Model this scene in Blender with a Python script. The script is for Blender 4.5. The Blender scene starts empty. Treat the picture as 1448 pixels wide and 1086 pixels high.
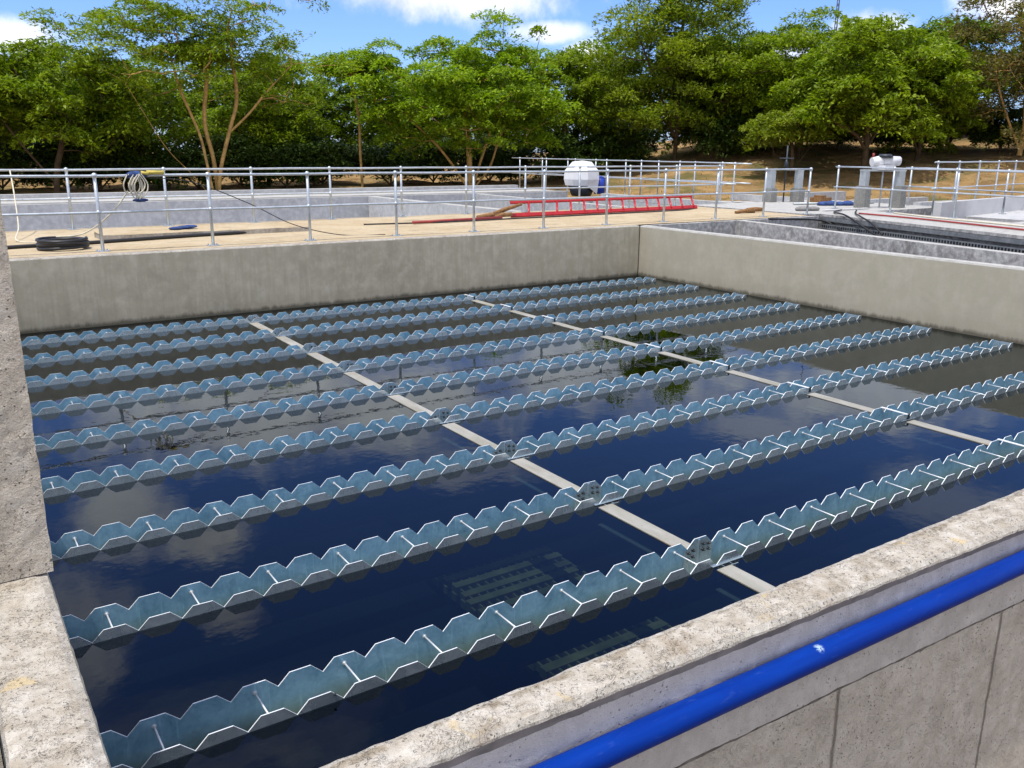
import bpy, math, random
import numpy as np
from mathutils import Vector, Matrix
random.seed(7)
R = math.radians
sc = bpy.context.scene
col = sc.collection

# ------------------------------------------------------------------ helpers
class MB:
    """collects polygons; build() links them as one mesh object"""
    def __init__(s): s.v = []; s.f = []; s.m = []; s.sm = []
    def add(s, vs, fs, mi=0, smooth=False):
        o = len(s.v); s.v += [tuple(p) for p in vs]
        for f in fs:
            s.f.append(tuple(i + o for i in f)); s.m.append(mi); s.sm.append(smooth)
    def box(s, a, b, mi=0, top=None):
        x0, y0, z0 = a; x1, y1, z1 = b
        s.add([(x0,y0,z0),(x1,y0,z0),(x1,y1,z0),(x0,y1,z0),(x0,y0,z1),(x1,y0,z1),(x1,y1,z1),(x0,y1,z1)],
              [(0,3,2,1),(0,1,5,4),(1,2,6,5),(2,3,7,6),(3,0,4,7)], mi)
        o = len(s.v) - 8
        s.f.append((o+4,o+5,o+6,o+7)); s.m.append(mi if top is None else top); s.sm.append(False)
    def prism(s, poly, z0, z1, mi=0, top=None):
        n = len(poly); o = len(s.v)
        s.v += [(x,y,z0) for x,y in poly] + [(x,y,z1) for x,y in poly]
        for i in range(n):
            j = (i+1) % n
            s.f.append((o+i,o+j,o+n+j,o+n+i)); s.m.append(mi); s.sm.append(False)
        s.f.append(tuple(o+n+i for i in range(n))); s.m.append(mi if top is None else top); s.sm.append(False)
        s.f.append(tuple(o+i for i in reversed(range(n)))); s.m.append(mi); s.sm.append(False)
    def tube(s, pts, r, n=8, mi=0, cap=True):
        pts = [Vector(p) for p in pts]; k = len(pts)
        rs = r if isinstance(r, (list, tuple)) else [r]*k
        o = len(s.v); u = None
        for i, p in enumerate(pts):
            t = (pts[min(i+1,k-1)] - pts[max(i-1,0)])
            if t.length < 1e-9: t = Vector((0,0,1))
            t.normalize()
            if u is None:
                u = t.orthogonal().normalized()
            else:
                u = (u - t*u.dot(t))
                u = u.normalized() if u.length > 1e-6 else t.orthogonal().normalized()
            w = t.cross(u)
            for j in range(n):
                a = 2*math.pi*j/n
                s.v.append(tuple(p + (u*math.cos(a) + w*math.sin(a))*rs[i]))
        for i in range(k-1):
            for j in range(n):
                j2 = (j+1) % n
                s.f.append((o+i*n+j, o+i*n+j2, o+(i+1)*n+j2, o+(i+1)*n+j)); s.m.append(mi); s.sm.append(True)
        if cap:
            s.f.append(tuple(o+j for j in reversed(range(n)))); s.m.append(mi); s.sm.append(False)
            s.f.append(tuple(o+(k-1)*n+j for j in range(n))); s.m.append(mi); s.sm.append(False)
    def ball(s, c, r, mi=0, n=8, m=6, sq=(1,1,1)):
        o = len(s.v); c = Vector(c)
        for i in range(m+1):
            th = math.pi*i/m
            for j in range(n):
                a = 2*math.pi*j/n
                s.v.append((c.x+r*sq[0]*math.sin(th)*math.cos(a), c.y+r*sq[1]*math.sin(th)*math.sin(a), c.z+r*sq[2]*math.cos(th)))
        for i in range(m):
            for j in range(n):
                j2 = (j+1) % n
                s.f.append((o+i*n+j, o+(i+1)*n+j, o+(i+1)*n+j2, o+i*n+j2)); s.m.append(mi); s.sm.append(True)
    def sweep(s, prof, xs, fn, mis, closed=False):
        """prof: list of (a,b); fn(x,a,b,i)->point; faces between consecutive profile points, material per segment"""
        n = len(prof); o = len(s.v)
        for x in xs:
            for i,(a,b) in enumerate(prof): s.v.append(tuple(fn(x,a,b,i)))
        for k in range(len(xs)-1):
            for i in range(n-1):
                s.f.append((o+k*n+i, o+(k+1)*n+i, o+(k+1)*n+i+1, o+k*n+i+1)); s.m.append(mis[i]); s.sm.append(False)
    def build(s, name, mats, parent=None, loc=None):
        me = bpy.data.meshes.new(name)
        me.from_pydata(s.v, [], s.f)
        for m in (mats if isinstance(mats, (list, tuple)) else [mats]): me.materials.append(m)
        me.polygons.foreach_set('material_index', s.m)
        me.polygons.foreach_set('use_smooth', s.sm)
        me.update()
        o = bpy.data.objects.new(name, me); col.objects.link(o)
        if parent is not None: o.parent = parent
        if loc is not None: o.location = loc
        return o

def empty(name, loc=(0,0,0), rz=0):
    o = bpy.data.objects.new(name, None); col.objects.link(o)
    o.location = loc; o.rotation_euler = (0,0,rz); o.empty_display_size = .1
    return o
def tag(o, label, cat, group=None):
    o['label'] = label; o['category'] = cat
    if group: o['group'] = group
    return o
def kind(o, k):
    o['kind'] = k; return o
def copy_tree(o, parent=None):
    c = o.copy(); col.objects.link(c)
    if parent is not None: c.parent = parent
    for ch in list(o.children): copy_tree(ch, c)
    return c

# ------------------------------------------------------------------ materials
class NT:
    def __init__(s, name):
        s.mat = bpy.data.materials.new(name); s.mat.use_nodes = True
        s.t = s.mat.node_tree; s.t.nodes.clear()
        s.out = s.t.nodes.new('ShaderNodeOutputMaterial')
    def n(s, typ, ins=None, **kw):
        nd = s.t.nodes.new('ShaderNode'+typ)
        for k,v in kw.items(): setattr(nd, k, v)
        for k,v in (ins or {}).items(): s.set(nd.inputs[k], v)
        return nd
    def set(s, sock, v):
        if isinstance(v, bpy.types.NodeSocket): s.t.links.new(v, sock)
        elif isinstance(v, bpy.types.Node): s.t.links.new(v.outputs[0], sock)
        elif isinstance(v, (tuple,list)) and len(v) == 3 and sock.type == 'RGBA': sock.default_value = (*v,1)
        else: sock.default_value = v
    def coord(s, which='Object'): return s.n('TexCoord').outputs[which]
    def mapped(s, scale=(1,1,1), loc=(0,0,0), which='Object', rot=(0,0,0)):
        return s.n('Mapping', {'Vector': s.coord(which), 'Scale': scale, 'Location': loc, 'Rotation': rot}).outputs[0]
    def noise(s, vec, scale, detail=4, rough=.55, dist=0, out=0):
        return s.n('TexNoise', {'Vector': vec, 'Scale': scale, 'Detail': detail, 'Roughness': rough, 'Distortion': dist}).outputs[out]
    def voro(s, vec, scale, feature='F1', out=0, rnd=1):
        return s.n('TexVoronoi', {'Vector': vec, 'Scale': scale, 'Randomness': rnd}, feature=feature).outputs[out]
    def ramp(s, fac, *stops, interp='LINEAR'):
        r = s.n('ValToRGB', {'Fac': fac}); cr = r.color_ramp; cr.interpolation = interp
        while len(cr.elements) < len(stops): cr.elements.new(.5)
        for e,(p,c) in zip(cr.elements, stops):
            e.position = p; e.color = (c,c,c,1) if not isinstance(c,(tuple,list)) else (*c,1)
        return r.outputs[0]
    def mix(s, fac, a, b, mode='MIX'):
        m = s.n('MixRGB', {'Fac': fac, 'Color1': a, 'Color2': b}, blend_type=mode); return m.outputs[0]
    def math(s, op, a, b=0., c=None, clamp=False):
        d = {0:a, 1:b}
        if c is not None: d[2] = c
        return s.n('Math', d, operation=op, use_clamp=clamp).outputs[0]
    def bump(s, h, strength=.5, dist=.01, normal=None):
        d = {'Height':h,'Strength':strength,'Distance':dist}
        if normal is not None: d['Normal'] = normal
        return s.n('Bump', d).outputs[0]
    def bsdf(s, color, rough=.8, metal=0., normal=None, spec=.5):
        d = {'Base Color':color,'Roughness':rough,'Metallic':metal,'Specular IOR Level':spec}
        if normal is not None: d['Normal'] = normal
        return s.n('BsdfPrincipled', d)
    def finish(s, sh):
        s.set(s.out.inputs['Surface'], sh); return s.mat

def concrete(name, base, dark, light, big=1.2, streak=0., pores=.5, swirl=0., bump=.4, stain=None, stain_amt=.5, axis='z'):
    m = NT(name); co = m.coord()
    n1 = m.noise(co, big, 6, .6, .4)
    n2 = m.noise(co, big*9, 5, .65)
    n3 = m.noise(co, 160, 3, .6)
    c = m.mix(m.ramp(n1,(.32,0),(.68,1)), dark, base)
    c = m.mix(m.ramp(n2,(.42,0),(.72,1)), c, light)
    h = m.math('ADD', m.math('MULTIPLY', n2, .5), m.math('MULTIPLY', n3, .35))
    if streak:
        sv = m.mapped((9,9,.55))
        s1 = m.noise(sv, 1.6, 5, .65, .3)
        c = m.mix(m.math('MULTIPLY', m.ramp(s1,(.45,0),(.7,1)), streak), c, dark)
        s2 = m.noise(m.mapped((38,38,.8), (3,1,0)), 1.0, 3, .6)
        c = m.mix(m.math('MULTIPLY', m.ramp(s2,(.62,0),(.78,1)), streak*.8), c, light)
    if swirl:
        sq = m.noise(co, 16, 2.5, .5, 1.6)
        sw = m.ramp(m.math('ABSOLUTE', m.math('SUBTRACT', sq, .5)),(.004,1),(.014,0))
        sq2 = m.noise(m.mapped((1,1,1),(5,2,1)), 27, 2, .5, 2.2)
        sw2 = m.ramp(m.math('ABSOLUTE', m.math('SUBTRACT', sq2, .46)),(.004,1),(.016,0))
        msk = m.ramp(m.noise(co, 9, 4, .7),(.50,0),(.60,1)); msk2 = m.ramp(m.noise(m.mapped((1,1,1),(1,7,3)), 13, 4, .7),(.50,0),(.60,1))
        sw = m.math('MULTIPLY', m.math('MAXIMUM', m.math('MULTIPLY', sw, msk), m.math('MULTIPLY', sw2, msk2)), swirl)
        c = m.mix(m.math('MULTIPLY', sw, .55), c, tuple(x*.55 for x in dark))
        h = m.math('SUBTRACT', h, m.math('MULTIPLY', sw, .5))
        n5 = m.noise(co, 38, 4, .6, 2.5)
        h = m.math('ADD', h, m.math('MULTIPLY', n5, .8*swirl))
        c = m.mix(m.math('MULTIPLY', m.ramp(n5,(.52,0),(.72,1)), .35*swirl), c, light)
    if pores:
        f1 = m.noise(m.mapped((1,1,.6),(2,9,4)), 46, 2, .5, 1.5)
        f2 = m.math('MULTIPLY', m.ramp(m.math('ABSOLUTE', m.math('SUBTRACT', f1, .52)),(.004,1),(.018,0)), m.ramp(m.noise(m.mapped((1,1,1),(8,2,5)), 10, 4, .7),(.50,0),(.62,1)))
        c = m.mix(m.math('MULTIPLY', f2, .5*pores), c, tuple(min(1,x*1.25) for x in light))
        h = m.math('ADD', h, m.math('MULTIPLY', f2, .4))
    if stain:
        st = m.noise(co, 2.3, 7, .68, .8)
        c = m.mix(m.math('MULTIPLY', m.ramp(st,(.54,0),(.66,1)), stain_amt), c, stain)
    if pores:
        v = m.voro(m.mix(.02, co, m.noise(co, 60, 2, out=1)), 52); pm = m.ramp(m.noise(co, 6, 3),(.40,0),(.56,1))
        p = m.math('MULTIPLY', m.ramp(v,(.12,1),(.20,0)), pm)
        c = m.mix(m.math('MULTIPLY', p, pores), c, tuple(x*.35 for x in dark))
        h = m.math('SUBTRACT', h, m.math('MULTIPLY', p, 1.2))
    if name == 'weathered_wall_top':
        yl = m.ramp(m.noise(co, 6.5, 3, .5, .4),(.66,0),(.70,1))
        c = m.mix(m.math('MULTIPLY', yl, .55), c, (.56,.43,.21))
    return m, c, h, bump
def tide(t):
    m, c, h, b = t
    z = m.n('SeparateXYZ', {0: m.coord()}).outputs[2]
    n = m.noise(m.mapped((6,6,1.2)), 1.5, 5, .7)
    v = m.math('ADD', z, m.math('MULTIPLY', m.math('SUBTRACT', n, .5), .14))
    c = m.mix(m.math('MULTIPLY', m.ramp(v,(.02,1),(.075,0)), .8), c, (.055,.05,.035))
    c = m.mix(m.math('MULTIPLY', m.ramp(v,(.03,1),(.26,0)), .22), c, (.16,.15,.11))
    return m, c, h, b
def inner_stain(t):
    m, c, h, b = t
    y = m.n('SeparateXYZ', {0: m.coord()}).outputs[1]
    n = m.noise(m.coord(), 7, 7, .7, .6)
    v = m.math('ADD', m.math('ADD', y, 1.615), m.math('MULTIPLY', m.math('SUBTRACT', n, .5), .26))
    c = m.mix(m.math('MULTIPLY', m.ramp(v,(-.002,0),(.018,1)), .85), c, m.mix(m.ramp(m.noise(m.coord(),24,6,.7),(.35,0),(.65,1)), (.15,.115,.075), (.38,.33,.25)))
    return m, c, h, b
def fin_concrete(t, rough=.88):
    m, c, h, b = t
    return m.finish(m.bsdf(c, rough, 0, m.bump(h, b, .012), .3))

def plain(name, colr, rough=.6, metal=0., var=.25, scale=8., spec=.5, bump=.1):
    m = NT(name); co = m.coord()
    n = m.noise(co, scale, 5, .6, .3)
    c = m.mix(m.ramp(n,(.3,0),(.7,1)), tuple(x*(1-var) for x in colr), tuple(min(1,x*(1+var*.6)) for x in colr))
    return m.finish(m.bsdf(c, rough, metal, m.bump(n,bump,.01), spec))
M = {}
M['wall'] = fin_concrete(tide(concrete('tank_concrete', (.51,.465,.345), (.40,.36,.265), (.59,.545,.42), .6, .7, .3, .0, .3, (.30,.27,.215), .3)))
M['wall_right'] = fin_concrete(tide(concrete('pale_tank_concrete', (.475,.44,.345), (.415,.385,.30), (.515,.48,.385), .45, .3, .2, .0, .25, (.38,.345,.28), .25)))
M['top'] = fin_concrete(concrete('weathered_wall_top', (.44,.395,.325), (.33,.285,.22), (.58,.545,.48), 1.6, 0, .18, .6, 1.0, (.25,.185,.115), .6), .92)
M['top_near'] = fin_concrete(inner_stain(concrete('weathered_wall_top', (.44,.395,.325), (.33,.285,.22), (.58,.545,.48), 1.6, 0, .18, .6, 1.0, (.25,.185,.115), .6)), .92)
M['topgrey'] = fin_concrete(concrete('grey_wall_edge', (.40,.375,.325), (.27,.24,.20), (.52,.49,.44), 2.5, 0, .6, .5, .9, (.22,.17,.12), .5), .92)
M['outer_up'] = fin_concrete(concrete('formed_concrete_upper', (.55,.525,.485), (.45,.43,.39), (.62,.595,.55), 1.6, .15, .8, .35, .5), .9)
M['column'] = fin_concrete(concrete('column_concrete', (.60,.535,.43), (.48,.425,.34), (.70,.64,.54), 1.8, .15, .9, .6, .8, (.25,.21,.16), .35), .9)
M['far'] = fin_concrete(concrete('pale_grey_concrete', (.45,.455,.46), (.34,.345,.35), (.55,.55,.55), .8, .4, .2, .25, .3))
M['mottled'] = fin_concrete(concrete('mottled_concrete', (.38,.375,.365), (.20,.195,.19), (.66,.65,.63), 1.1, .1, .3, .8, .4, (.17,.165,.155), .6))
M['pale'] = fin_concrete(concrete('pale_concrete_cap', (.40,.395,.375), (.31,.305,.285), (.48,.475,.455), 1.2, 0, .2, .1, .3))

# outer face of the near wall with its cast joints
m, c, h, b = concrete('formed_concrete', (.57,.53,.44), (.48,.44,.365), (.67,.63,.54), 1.3, .35, 1., .8, .7, (.24,.20,.15), .3)
sx = m.n('SeparateXYZ', {0: m.coord()})
X_, Z_ = sx.outputs[0], sx.outputs[2]
wob = m.math('MULTIPLY', m.math('SUBTRACT', m.noise(m.coord(), 9, 4), .5), .03)
for x0, sl in ((-1.27,.0), (-.205,.03), (1.1,0)):
    d = m.math('ABSOLUTE', m.math('ADD', m.math('SUBTRACT', X_, x0), wob))
    j = m.ramp(d, (.003,1),(.012,0))
    c = m.mix(m.math('MULTIPLY', j, .75), c, (.12,.10,.08)); h = m.math('SUBTRACT', h, m.math('MULTIPLY', j, 1.5))
M['outer'] = fin_concrete((m,c,h,b), .9)

M['groove'] = plain('dirty_groove', (.20,.175,.14), .95, 0, .75, 14)
M['undercut'] = plain('shade_undercut', (.27,.25,.22), .95, 0, .35, 9)  # darker tone below the coping lip, its shade put into the colour
# sandy deck
m = NT('sandy_deck'); co = m.coord()
c = m.mix(m.ramp(m.noise(co,1.1,6,.65,.5),(.35,0),(.65,1)), (.39,.30,.18), (.48,.395,.265))
c = m.mix(m.ramp(m.noise(co,14,5,.7),(.5,0),(.75,1)), c, (.53,.46,.34))
c = m.mix(m.ramp(m.noise(m.mapped((1,3,1)),.8,6,.7,1.),(.54,0),(.66,.85)), c, (.29,.235,.165))
c = m.mix(m.ramp(m.noise(m.mapped((1,1,1),(4,1,2)),5,5,.75,.6),(.58,0),(.68,.6)), c, (.24,.19,.13))
M['sand'] = m.finish(m.bsdf(c,.95,0,m.bump(m.noise(co,40,5,.7),.5,.02),.2))

# earth bank
m = NT('dry_earth'); co = m.coord()
c = m.mix(m.ramp(m.noise(co,.5,7,.65,.6),(.38,0),(.62,1)), (.21,.13,.055), (.43,.27,.115))
c = m.mix(m.ramp(m.noise(m.mapped((1,1,3)),1.8,6,.7,.8),(.5,0),(.68,1)), c, (.36,.27,.14))
c = m.mix(m.ramp(m.noise(co,.33,5,.6,.3),(.52,0),(.64,.85)), c, (.13,.125,.045))
M['earth'] = m.finish(m.bsdf(c,.97,0,m.bump(m.noise(co,3,7,.7),1,.25),.1))

# galvanised sheet
def galv(name, a, b, metal, rough, edge=False, olive_reflect=False):
    m = NT(name)
    oi = m.n('ObjectInfo')
    co = m.n('VectorMath', {0: m.coord(), 1: m.n('CombineXYZ', {0: m.math('MULTIPLY', oi.outputs['Random'], 37.)}).outputs[0]}, operation='ADD').outputs[0]
    n1 = m.noise(co, 6, 5, .65, .8)
    v = m.voro(co, 55, 'F1', 1)
    c = m.mix(m.ramp(n1,(.35,0),(.68,1)), a, b)
    c = m.mix(.10, c, m.n('RGBToBW', {0: v}).outputs[0], 'OVERLAY')
    sp = m.noise(m.n('VectorMath', {0:co, 1:(1,1,.25)}, operation='MULTIPLY').outputs[0], 16, 5, .7, .6)
    c = m.mix(m.math('MULTIPLY', m.ramp(sp,(.58,0),(.74,1)), .45), c, tuple(x*.55 for x in a))
    if olive_reflect:
        z = m.n('SeparateXYZ', {0: m.coord()}).outputs[2]
        v = m.math('ADD', z, m.math('MULTIPLY', m.math('SUBTRACT', m.noise(co, 5, 4, .6), .5), .10))
        c = m.mix(m.math('MULTIPLY', m.ramp(m.math('ADD', v, .2),(.03,1),(.14,0)), .75), c, (.20,.235,.15))  # olive fade low on the inner faces, a reflection painted as colour
        dr = m.noise(m.n('VectorMath', {0:co, 1:(1,1,.08)}, operation='MULTIPLY').outputs[0], 42, 3, .6)
        c = m.mix(m.math('MULTIPLY', m.ramp(dr,(.60,0),(.70,1)), .30), c, tuple(min(1,x*1.5) for x in b))
    rg = m.ramp(n1,(.3,rough-.08),(.7,rough+.1))
    return m.finish(m.bsdf(c, rg, metal, m.bump(n1,.06,.01), .5))
M['galv'] = galv('galvanised_sheet', (.20,.39,.54), (.34,.575,.74), .35, .34, olive_reflect=True)  # blue of the reflected sky is put into the inner face colour
M['galv_out'] = galv('galvanised_outer', (.44,.535,.60), (.58,.68,.745), .66, .27)
M['edge'] = galv('sheet_edge', (.72,.75,.77), (.80,.83,.85), .15, .4)  # paler than the sheet, so cut edges carry a painted sunlit glint
M['rod'] = galv('zinc_rod', (.70,.73,.75), (.80,.82,.84), .3, .35)
M['railgal'] = galv('galvanised_tube', (.44,.49,.53), (.56,.61,.65), .55, .38)
M['trough_in'] = galv('trough_bottom_zinc', (.16,.20,.17), (.22,.26,.22), .2, .5)
M['sub_dark'] = None
M['bolt'] = galv('dark_bolt', (.05,.055,.06), (.10,.11,.12), .6, .4)

M['sub_dark'] = plain('dimmed_submerged_zinc', (.018,.024,.024), .8, 0, .4, 9)  # near-black colour stands in for light lost under water
# beam paint, stained
m = NT('stained_beam_paint'); co = m.coord()
c = m.mix(m.ramp(m.noise(m.mapped((1,.35,1)),6,6,.65,.4),(.4,0),(.66,1)), (.25,.24,.195), (.35,.345,.315))
c = m.mix(m.math('MULTIPLY', m.ramp(m.noise(m.mapped((7,.5,1)),1.7,6,.7,.6),(.56,0),(.68,1)), .8), c, (.36,.22,.10))
c = m.mix(m.ramp(m.noise(co,23,4,.6),(.69,0),(.73,.8)), c, (.14,.13,.06))
M['beam'] = m.finish(m.bsdf(c,.6,0,None,.4))
M['beam_web'] = plain('shaded_beam_web', (.12,.15,.15), .7)  # web coloured dark to stand for the shade between the flanges
M['beam_low'] = plain('submerged_beam_flange', (.55,.53,.48), .7)
M['settler'] = plain('settler_plastic', (.66,.52,.24), .7, 0, .5, 3)
M['settler_dark'] = plain('settler_cell', (.04,.045,.04), .8)
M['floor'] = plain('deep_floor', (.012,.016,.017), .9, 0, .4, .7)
M['black'] = plain('black_rubber', (.012,.012,.013), .45, 0, .3, 20)
M['redfrp'] = plain('red_fibreglass', (.42,.012,.018), .35, 0, .25, 9)
M['redpipe'] = plain('red_painted_pipe', (.30,.035,.03), .5)
M['white'] = plain('white_cover', (.74,.75,.77), .35, 0, .08, 5)
M['whitepaint'] = plain('white_plaster', (.56,.56,.56), .8, 0, .1, 3)
M['blue'] = plain('blue_paint', (.008,.04,.36), .4, 0, .3, 6)
M['bluecloth'] = plain('blue_cloth', (.03,.07,.22), .9, 0, .6, 12)
M['wood'] = plain('weathered_wood', (.25,.13,.05), .9, 0, .5, 14)
M['rope'] = plain('pale_rope', (.62,.58,.46), .9, 0, .2, 30)
M['ropey'] = plain('yellow_strap', (.60,.48,.10), .8)
M['sack'] = plain('grey_sack', (.22,.215,.21), .9, 0, .3, 10)
M['darkmetal'] = plain('dark_steel', (.035,.045,.06), .5, .3)
M['steelgrey'] = galv('steel_frame', (.38,.42,.44), (.48,.52,.54), .4, .45)
M['pillar'] = fin_concrete(concrete('pillar_concrete', (.24,.24,.225), (.17,.17,.16), (.32,.32,.30), 3, .3, .2, 0, .3))
M['tray'] = galv('cable_tray_zinc', (.22,.235,.24), (.33,.35,.355), .5, .45)

# blue pipe, with scuffs
m = NT('blue_pipe_plastic'); co = m.coord()
n = m.noise(m.mapped((.6,6,6)), 4, 5, .6, .4)
c = m.mix(m.ramp(n,(.35,0),(.7,1)), (.0005,.024,.22), (.0007,.036,.29))
dust = m.noise(m.mapped((2,9,9)), 6, 6, .7, .3)
c = m.mix(m.ramp(dust,(.60,0),(.74,.35)), c, (.05,.10,.36))
sc_ = m.noise(m.mapped((14,20,20)), 3, 4, .7)
loc = m.n('VectorMath', {0: co, 1: (-1.50,-1.80,.872)}, operation='DISTANCE').outputs['Value']
chip = m.math('MULTIPLY', m.ramp(loc,(.010,1),(.020,0)), m.ramp(sc_,(.50,0),(.54,1)))
c = m.mix(m.math('MULTIPLY', chip, .8), c, (.40,.55,.66))
M['pipe'] = m.finish(m.bsdf(c, m.ramp(dust,(.4,.42),(.7,.6)), 0, m.bump(dust,.08,.01), .09))

# water: Fresnel mirror over a dim tinted view of what lies below
m = NT('tank_water'); co = m.coord()
rip = m.math('ADD', m.noise(m.mapped((1,1,1)), 2.2, 3, .5), m.math('MULTIPLY', m.noise(co, 11, 2, .5), .25))
nb = m.bump(rip, .10, .012)
fr = m.n('Fresnel', {'IOR':1.42, 'Normal':nb})
gl = m.n('BsdfGlossy', {'Roughness':0.012, 'Color':(.74,.80,.82), 'Normal':nb})
tr = m.n('BsdfTransparent', {'Color':(.16,.225,.235)})
M['water'] = m.finish(m.n('MixShader', {0: fr.outputs[0], 1: tr.outputs[0], 2: gl.outputs[0]}))

def leafmat(name, a, b, c3, trans=.3):
    m = NT(name)
    g = m.n('NewGeometry').outputs['Random Per Island']
    oc = m.noise(m.coord(), .55, 3, .6)
    c = m.ramp(g,(0,a),(.55,b),(1,c3))
    c = m.mix(m.math('MULTIPLY', m.ramp(oc,(.4,0),(.62,1)), .45), c, c3)
    d = m.bsdf(c,.55,0,None,.25)
    t = m.n('BsdfTranslucent', {'Color': m.mix(1., c, (1.25,1.42,.35), 'MULTIPLY')})
    return m.finish(m.n('MixShader', {0:trans,1:d,2:t}))
M['leaf'] = leafmat('acacia_leaf', (.05,.095,.006), (.16,.245,.011), (.29,.36,.020), .36)
M['leaf_bright'] = leafmat('bright_acacia_leaf', (.06,.12,.006), (.19,.305,.011), (.31,.42,.022), .36)
M['leaf_olive'] = leafmat('olive_leaf', (.06,.095,.008), (.17,.24,.015), (.29,.335,.03), .36)
M['leaf_brown'] = leafmat('dry_leaf', (.085,.07,.025), (.14,.115,.04), (.20,.18,.06))
M['leaf_dark'] = leafmat('deep_green_leaf', (.03,.06,.005), (.10,.175,.008), (.20,.29,.014), .32)
M['bark'] = plain('tan_bark', (.52,.33,.12), .9, 0, .45, 3, .2, .5)
M['bark_dark'] = plain('brown_bark', (.11,.075,.042), .95, 0, .5, 3, .2, .5)
M['leaf_deep'] = leafmat('undergrowth_leaf', (.02,.042,.006), (.04,.075,.008), (.075,.12,.014), .15)  # leaf colour darkened to give the shrubs the shade of the trees
M['grass'] = leafmat('dry_grass_blade', (.20,.14,.05), (.30,.22,.08), (.22,.20,.06), .2)

# ------------------------------------------------------------------ levels and distances (metres)
PITCH = .225          # V-notch spacing
ROW = 1.1426          # launder spacing
WL = -.003            # water level
TOP = 1.0             # wall tops
XL, XR, YN, YF = -3.60, 8.27, -1.58, 9.97     # inner faces of the tank

# ------------------------------------------------------------------ ground
K = 1.42
def terrain_z(x, y):
    dx, dy = x+3.8, y+3.37
    r0 = math.hypot(dx, dy); r = r0/K; az = math.degrees(math.atan2(dx, dy))
    t = min(1, max(0, (az-33)/16)); t = t*t*(3-2*t)
    s = min(1, max(0, (r-31)/14)); s = s*s*(3-2*s); s += min(1,max(0,(r-42)/22))*.9
    out = .80 + .12*t + s*(.22 + 1.35*t) + max(0, min(1,(az-55)/10))*.25*s
    out += .10*math.sin(x*.9+y*.4)*math.sin(y*.7-x*.3)*min(1,s*2+.1) + .05*math.sin(x*2.3)*math.sin(y*1.9)
    out = 2.487-(2.487-out)*K; r = r0
    # low inside the plant's footprint
    far = max((y-26.0)/.7, 0) if x < 15 else 0
    edge = max(far, (r-30.6)/.7 if (x >= 15 or True) and r > 30.6 and (x > 15 or y > 26) else 0, (-9-x)/.7, (-y-12)/.7)
    e = min(1, max(0, edge))
    side = -1.2 if (x < -9 or y < -12) else out
    return -3.3*(1-e) + side*e
g = MB()
gx = list(np.concatenate([np.linspace(-160,-14,14)[:-1], np.linspace(-14,46,121), np.linspace(46,260,16)[1:]]))
gy = list(np.concatenate([np.linspace(-80,-14,10)[:-1], np.linspace(-14,52,133), np.linspace(52,280,16)[1:]]))
for y in gy:
    for x in gx: g.v.append((x, y, terrain_z(x, y)))
nx = len(gx)
for j in range(len(gy)-1):
    for i in range(nx-1):
        a = j*nx+i; g.f.append((a,a+1,a+nx+1,a+nx)); g.m.append(0); g.sm.append(True)
kind(g.build('ground', M['earth']), 'structure')

# dry grass and litter on the bank
gr = MB(); rg = random.Random(3)
for i in range(6000):
    az = R(rg.uniform(36,72)); r = rg.uniform(38,64)
    x = -3.8+r*math.sin(az); y = -3.37+r*math.cos(az)
    if math.sin(x*1.1)*math.sin(y*.9+1) + rg.uniform(-.6,.6) < .15: continue
    z = terrain_z(x,y); a = rg.uniform(0,6.28); hh = rg.uniform(.05,.16); w = rg.uniform(.015,.04); le = rg.uniform(-.2,.2)
    gr.add([(x-w*math.cos(a),y-w*math.sin(a),z-.02),(x+w*math.cos(a),y+w*math.sin(a),z-.02),(x+le,y+le*.5,z+hh)],[(0,1,2)])
kind(gr.build('dry_grass', M['grass']), 'stuff')

# ------------------------------------------------------------------ tank floor and water
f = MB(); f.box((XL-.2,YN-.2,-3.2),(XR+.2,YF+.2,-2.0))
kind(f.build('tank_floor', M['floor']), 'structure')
w = MB()
edges = [YN]
for k in range(9): edges += [k*ROW, k*ROW+.255]
edges += [YF]
XE = 35*PITCH+.11       # far end of the launders
for i in range(0, len(edges), 2):
    w.add([(XL,edges[i],WL),(XR,edges[i],WL),(XR,edges[i+1],WL),(XL,edges[i+1],WL)],[(0,1,2,3)])
for k in range(9):
    w.add([(XE,k*ROW,WL),(XR,k*ROW,WL),(XR,k*ROW+.255,WL),(XE,k*ROW+.255,WL)],[(0,1,2,3)])
kind(w.build('water', M['water']), 'structure')

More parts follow.
